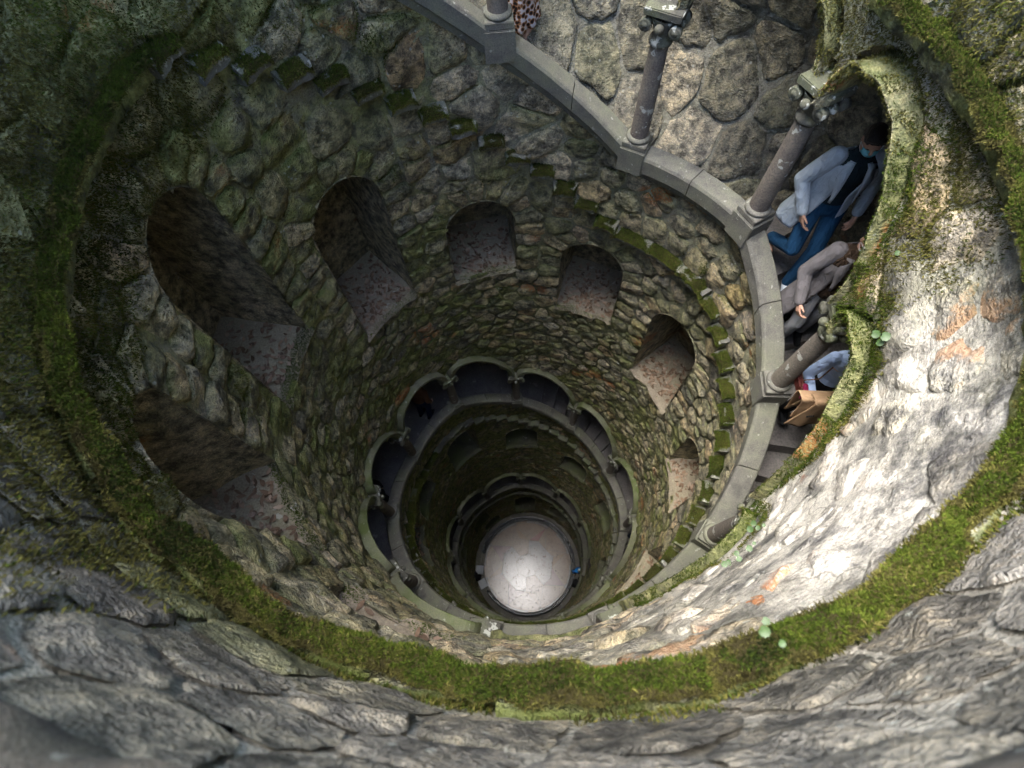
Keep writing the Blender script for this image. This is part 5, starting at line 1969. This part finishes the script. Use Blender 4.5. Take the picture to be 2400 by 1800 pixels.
organic('scarf', [cap_mesh((0.34, 0.16, 1.06), (0.33, 0.22, 1.03), 0.026, 0.024), cap_mesh((0.33, 0.22, 1.03), (0.36, 0.24, 0.98), 0.024, 0.016)], 0.008, CL['magenta'], bag, 2)
V, f = tube([(0.35, 0.10, 1.05), (0.27, 0.14, 1.18), (0.2, 0.08, 1.3)], 0.006, 6)
link('strap', new_mesh('strap', V, f), CL['rust'], bag)

# woman on the flight at the top edge
person('person in leopard print skirt and black jacket at the top edge', 0.13, 1.33, stair_z(0.13), 0.15, 1.66, skin='skin2', hair_len=0.15, top='black', legs=None, skirt='leopard', shoes='black', fine=0.010,
       pose=dict(kneeR=(0.10, 0.10, 0.48), ankR=(0.11, -0.06, 0.10)))
# middle turn
person('person in blue jeans and dark sneakers stepping off the middle landing', 9.66, 1.22, stair_z(9.66), 0.3, 1.72, skin='skin2', top='rust', legs='navy', shoes='black', fine=0.011, lean=0.1)
person('dark-haired person in black bending behind the middle rail', 8.28, 1.12, stair_z(8.28), 1.2, 1.45, top='black', legs='black', shoes='black', fine=0.011, lean=0.6)
person('person in black sleeve resting a hand on the middle rail', 7.44, 1.17, stair_z(7.44), 0.9, 1.72, skin='skin2', top='black', legs='navy', shoes='black', fine=0.009, lean=0.35,
       pose=dict(elR=(0.30, 0.18, 1.10), wrR=(0.36, 0.30, 1.02), hdR=(0.6, 0.7, -0.1), curl=0.1))
person('person in bright blue jacket leaning on the rail of the middle turn', 14.03, 1.125, stair_z(14.03), 0.9, 1.70, top='bright_blue', legs='navy', shoes='black', fine=0.011, lean=0.35)
# well bottom
for a, r_, lab, top_, cap_, yaw in ((-7, 0.935, 'person in blue top with white cap beside the marble floor', 'bright_blue', 'white', 0.4), (-21, 0.93, 'person in black reaching towards the black railing at the bottom', 'black', None, 1.4),
                                    (-166, 0.93, 'person in black crouching between the pale benches', 'black', None, 1.2)):
    uu = (math.degrees(TH0) - a) / math.degrees(DU)
    person(lab, uu, r_, -ZC, yaw, 1.68 if r_ > 0.9 and a > -100 else 1.2, skin='skin2', top=top_, legs='black', shoes='black', cap=cap_, fine=0.014, lean=0.5 if cap_ is None else 0.1, group='visitors at the well bottom',
           pose=dict(elR=(0.26, 0.25, 1.1), wrR=(0.2, 0.45, 1.0)) if cap_ is None else None)

# ------------------------------------------------------------------ unseen trees added to shade parts of the well mouth
MAT['bark'] = flat('tree_bark', (0.09, 0.07, 0.05), 0.95, 0.1, 0.5, 12, 0.02)
t = NT('tree_leaves')
r_, g_, b__, _c = t.attr()
MAT['foliage'] = t.out(t.ramp(r_, [(0.0, (0.03, 0.05, 0.015)), (0.5, (0.055, 0.09, 0.022)), (1.0, (0.10, 0.14, 0.04))]), 0.7, 0.2)
GZ = (ZC - 0.66) * S
SHADE_TREES = [(5.2, 1.0, 8.5, 3.8, 'unseen broad evergreen tree added over the bright side to darken the opposite wall'),
         (5.8, -2.6, 8.0, 3.4, 'unseen evergreen tree added for shade behind the rim where the moss strip widens'),
         (4.9, -6.6, 8.5, 3.6, 'unseen evergreen tree added for shade behind the near coping'),
         (-0.6, 7.4, 8.0, 3.6, 'unseen evergreen tree added straight across from the near coping to darken it'),
         (3.2, 8.0, 8.5, 3.6, 'unseen evergreen tree added for shade behind the stair entrance'),
         (-5.3, 1.8, 6.6, 2.9, 'unseen low tree added over the mossy side of the rim to darken it'),
         (-5.4, -2.6, 6.6, 2.8, 'unseen low tree added to darken the corner of the near coping'),
         (6.6, 5.0, 9.0, 3.6, 'unseen evergreen tree added for shade beyond the upper arcade entrance')]
for x, y, h, cr, lab in SHADE_TREES:
    o = thing('tree', lab, 'tree', 'unseen trees added to shade the well mouth', (x, y, GZ))
    V, f = tube([(0, 0, -0.1), (0.1, 0.05, h * 0.25), (-0.05, 0.1, h * 0.5), (0.1, -0.05, h * 0.8)], [0.28, 0.22, 0.17, 0.08], 10)
    link('trunk', new_mesh('trunk', V, f), MAT['bark'], o)
    for q in range(7):
        a = q * 2.4 + x
        z0 = h * (0.38 + 0.06 * q)
        d = np.array([math.cos(a), math.sin(a), 0.55])
        V, f = tube([np.array([0, 0, z0]), np.array([0, 0, z0]) + d * cr * 0.35, np.array([0, 0, z0]) + d * cr * 0.75 + [0, 0, 0.2]], [0.09, 0.06, 0.025], 7)
        link('limb', new_mesh('limb', V, f), MAT['bark'], o)
    n = 16000
    cl = rng.normal(0, 1, (70, 3))
    cl /= np.linalg.norm(cl, axis=1, keepdims=True)
    cl = cl * (cr * rng.uniform(0.45, 1.0, (70, 1))) * [1, 1, 0.8] + [0, 0, h * 0.72]
    pos = cl[rng.randint(0, 70, n)] + rng.normal(0, 0.38, (n, 3))
    d1 = rng.normal(0, 1, (n, 3))
    d1 /= np.linalg.norm(d1, axis=1, keepdims=True)
    d2 = np.cross(d1, rng.normal(0, 1, (n, 3)))
    d2 /= np.linalg.norm(d2, axis=1, keepdims=True)
    L_ = rng.uniform(0.11, 0.20, (n, 1))
    V = np.stack([pos - d1 * L_, pos + d2 * L_ * 0.45, pos + d1 * L_, pos - d2 * L_ * 0.45], 1).reshape(-1, 3)
    tn = np.repeat(rng.uniform(0, 1, n), 4)
    link('crown', new_mesh('crown', V, [np.arange(4 * n).reshape(-1, 4)], np.stack([tn] * 3, 1)), MAT['foliage'], o)
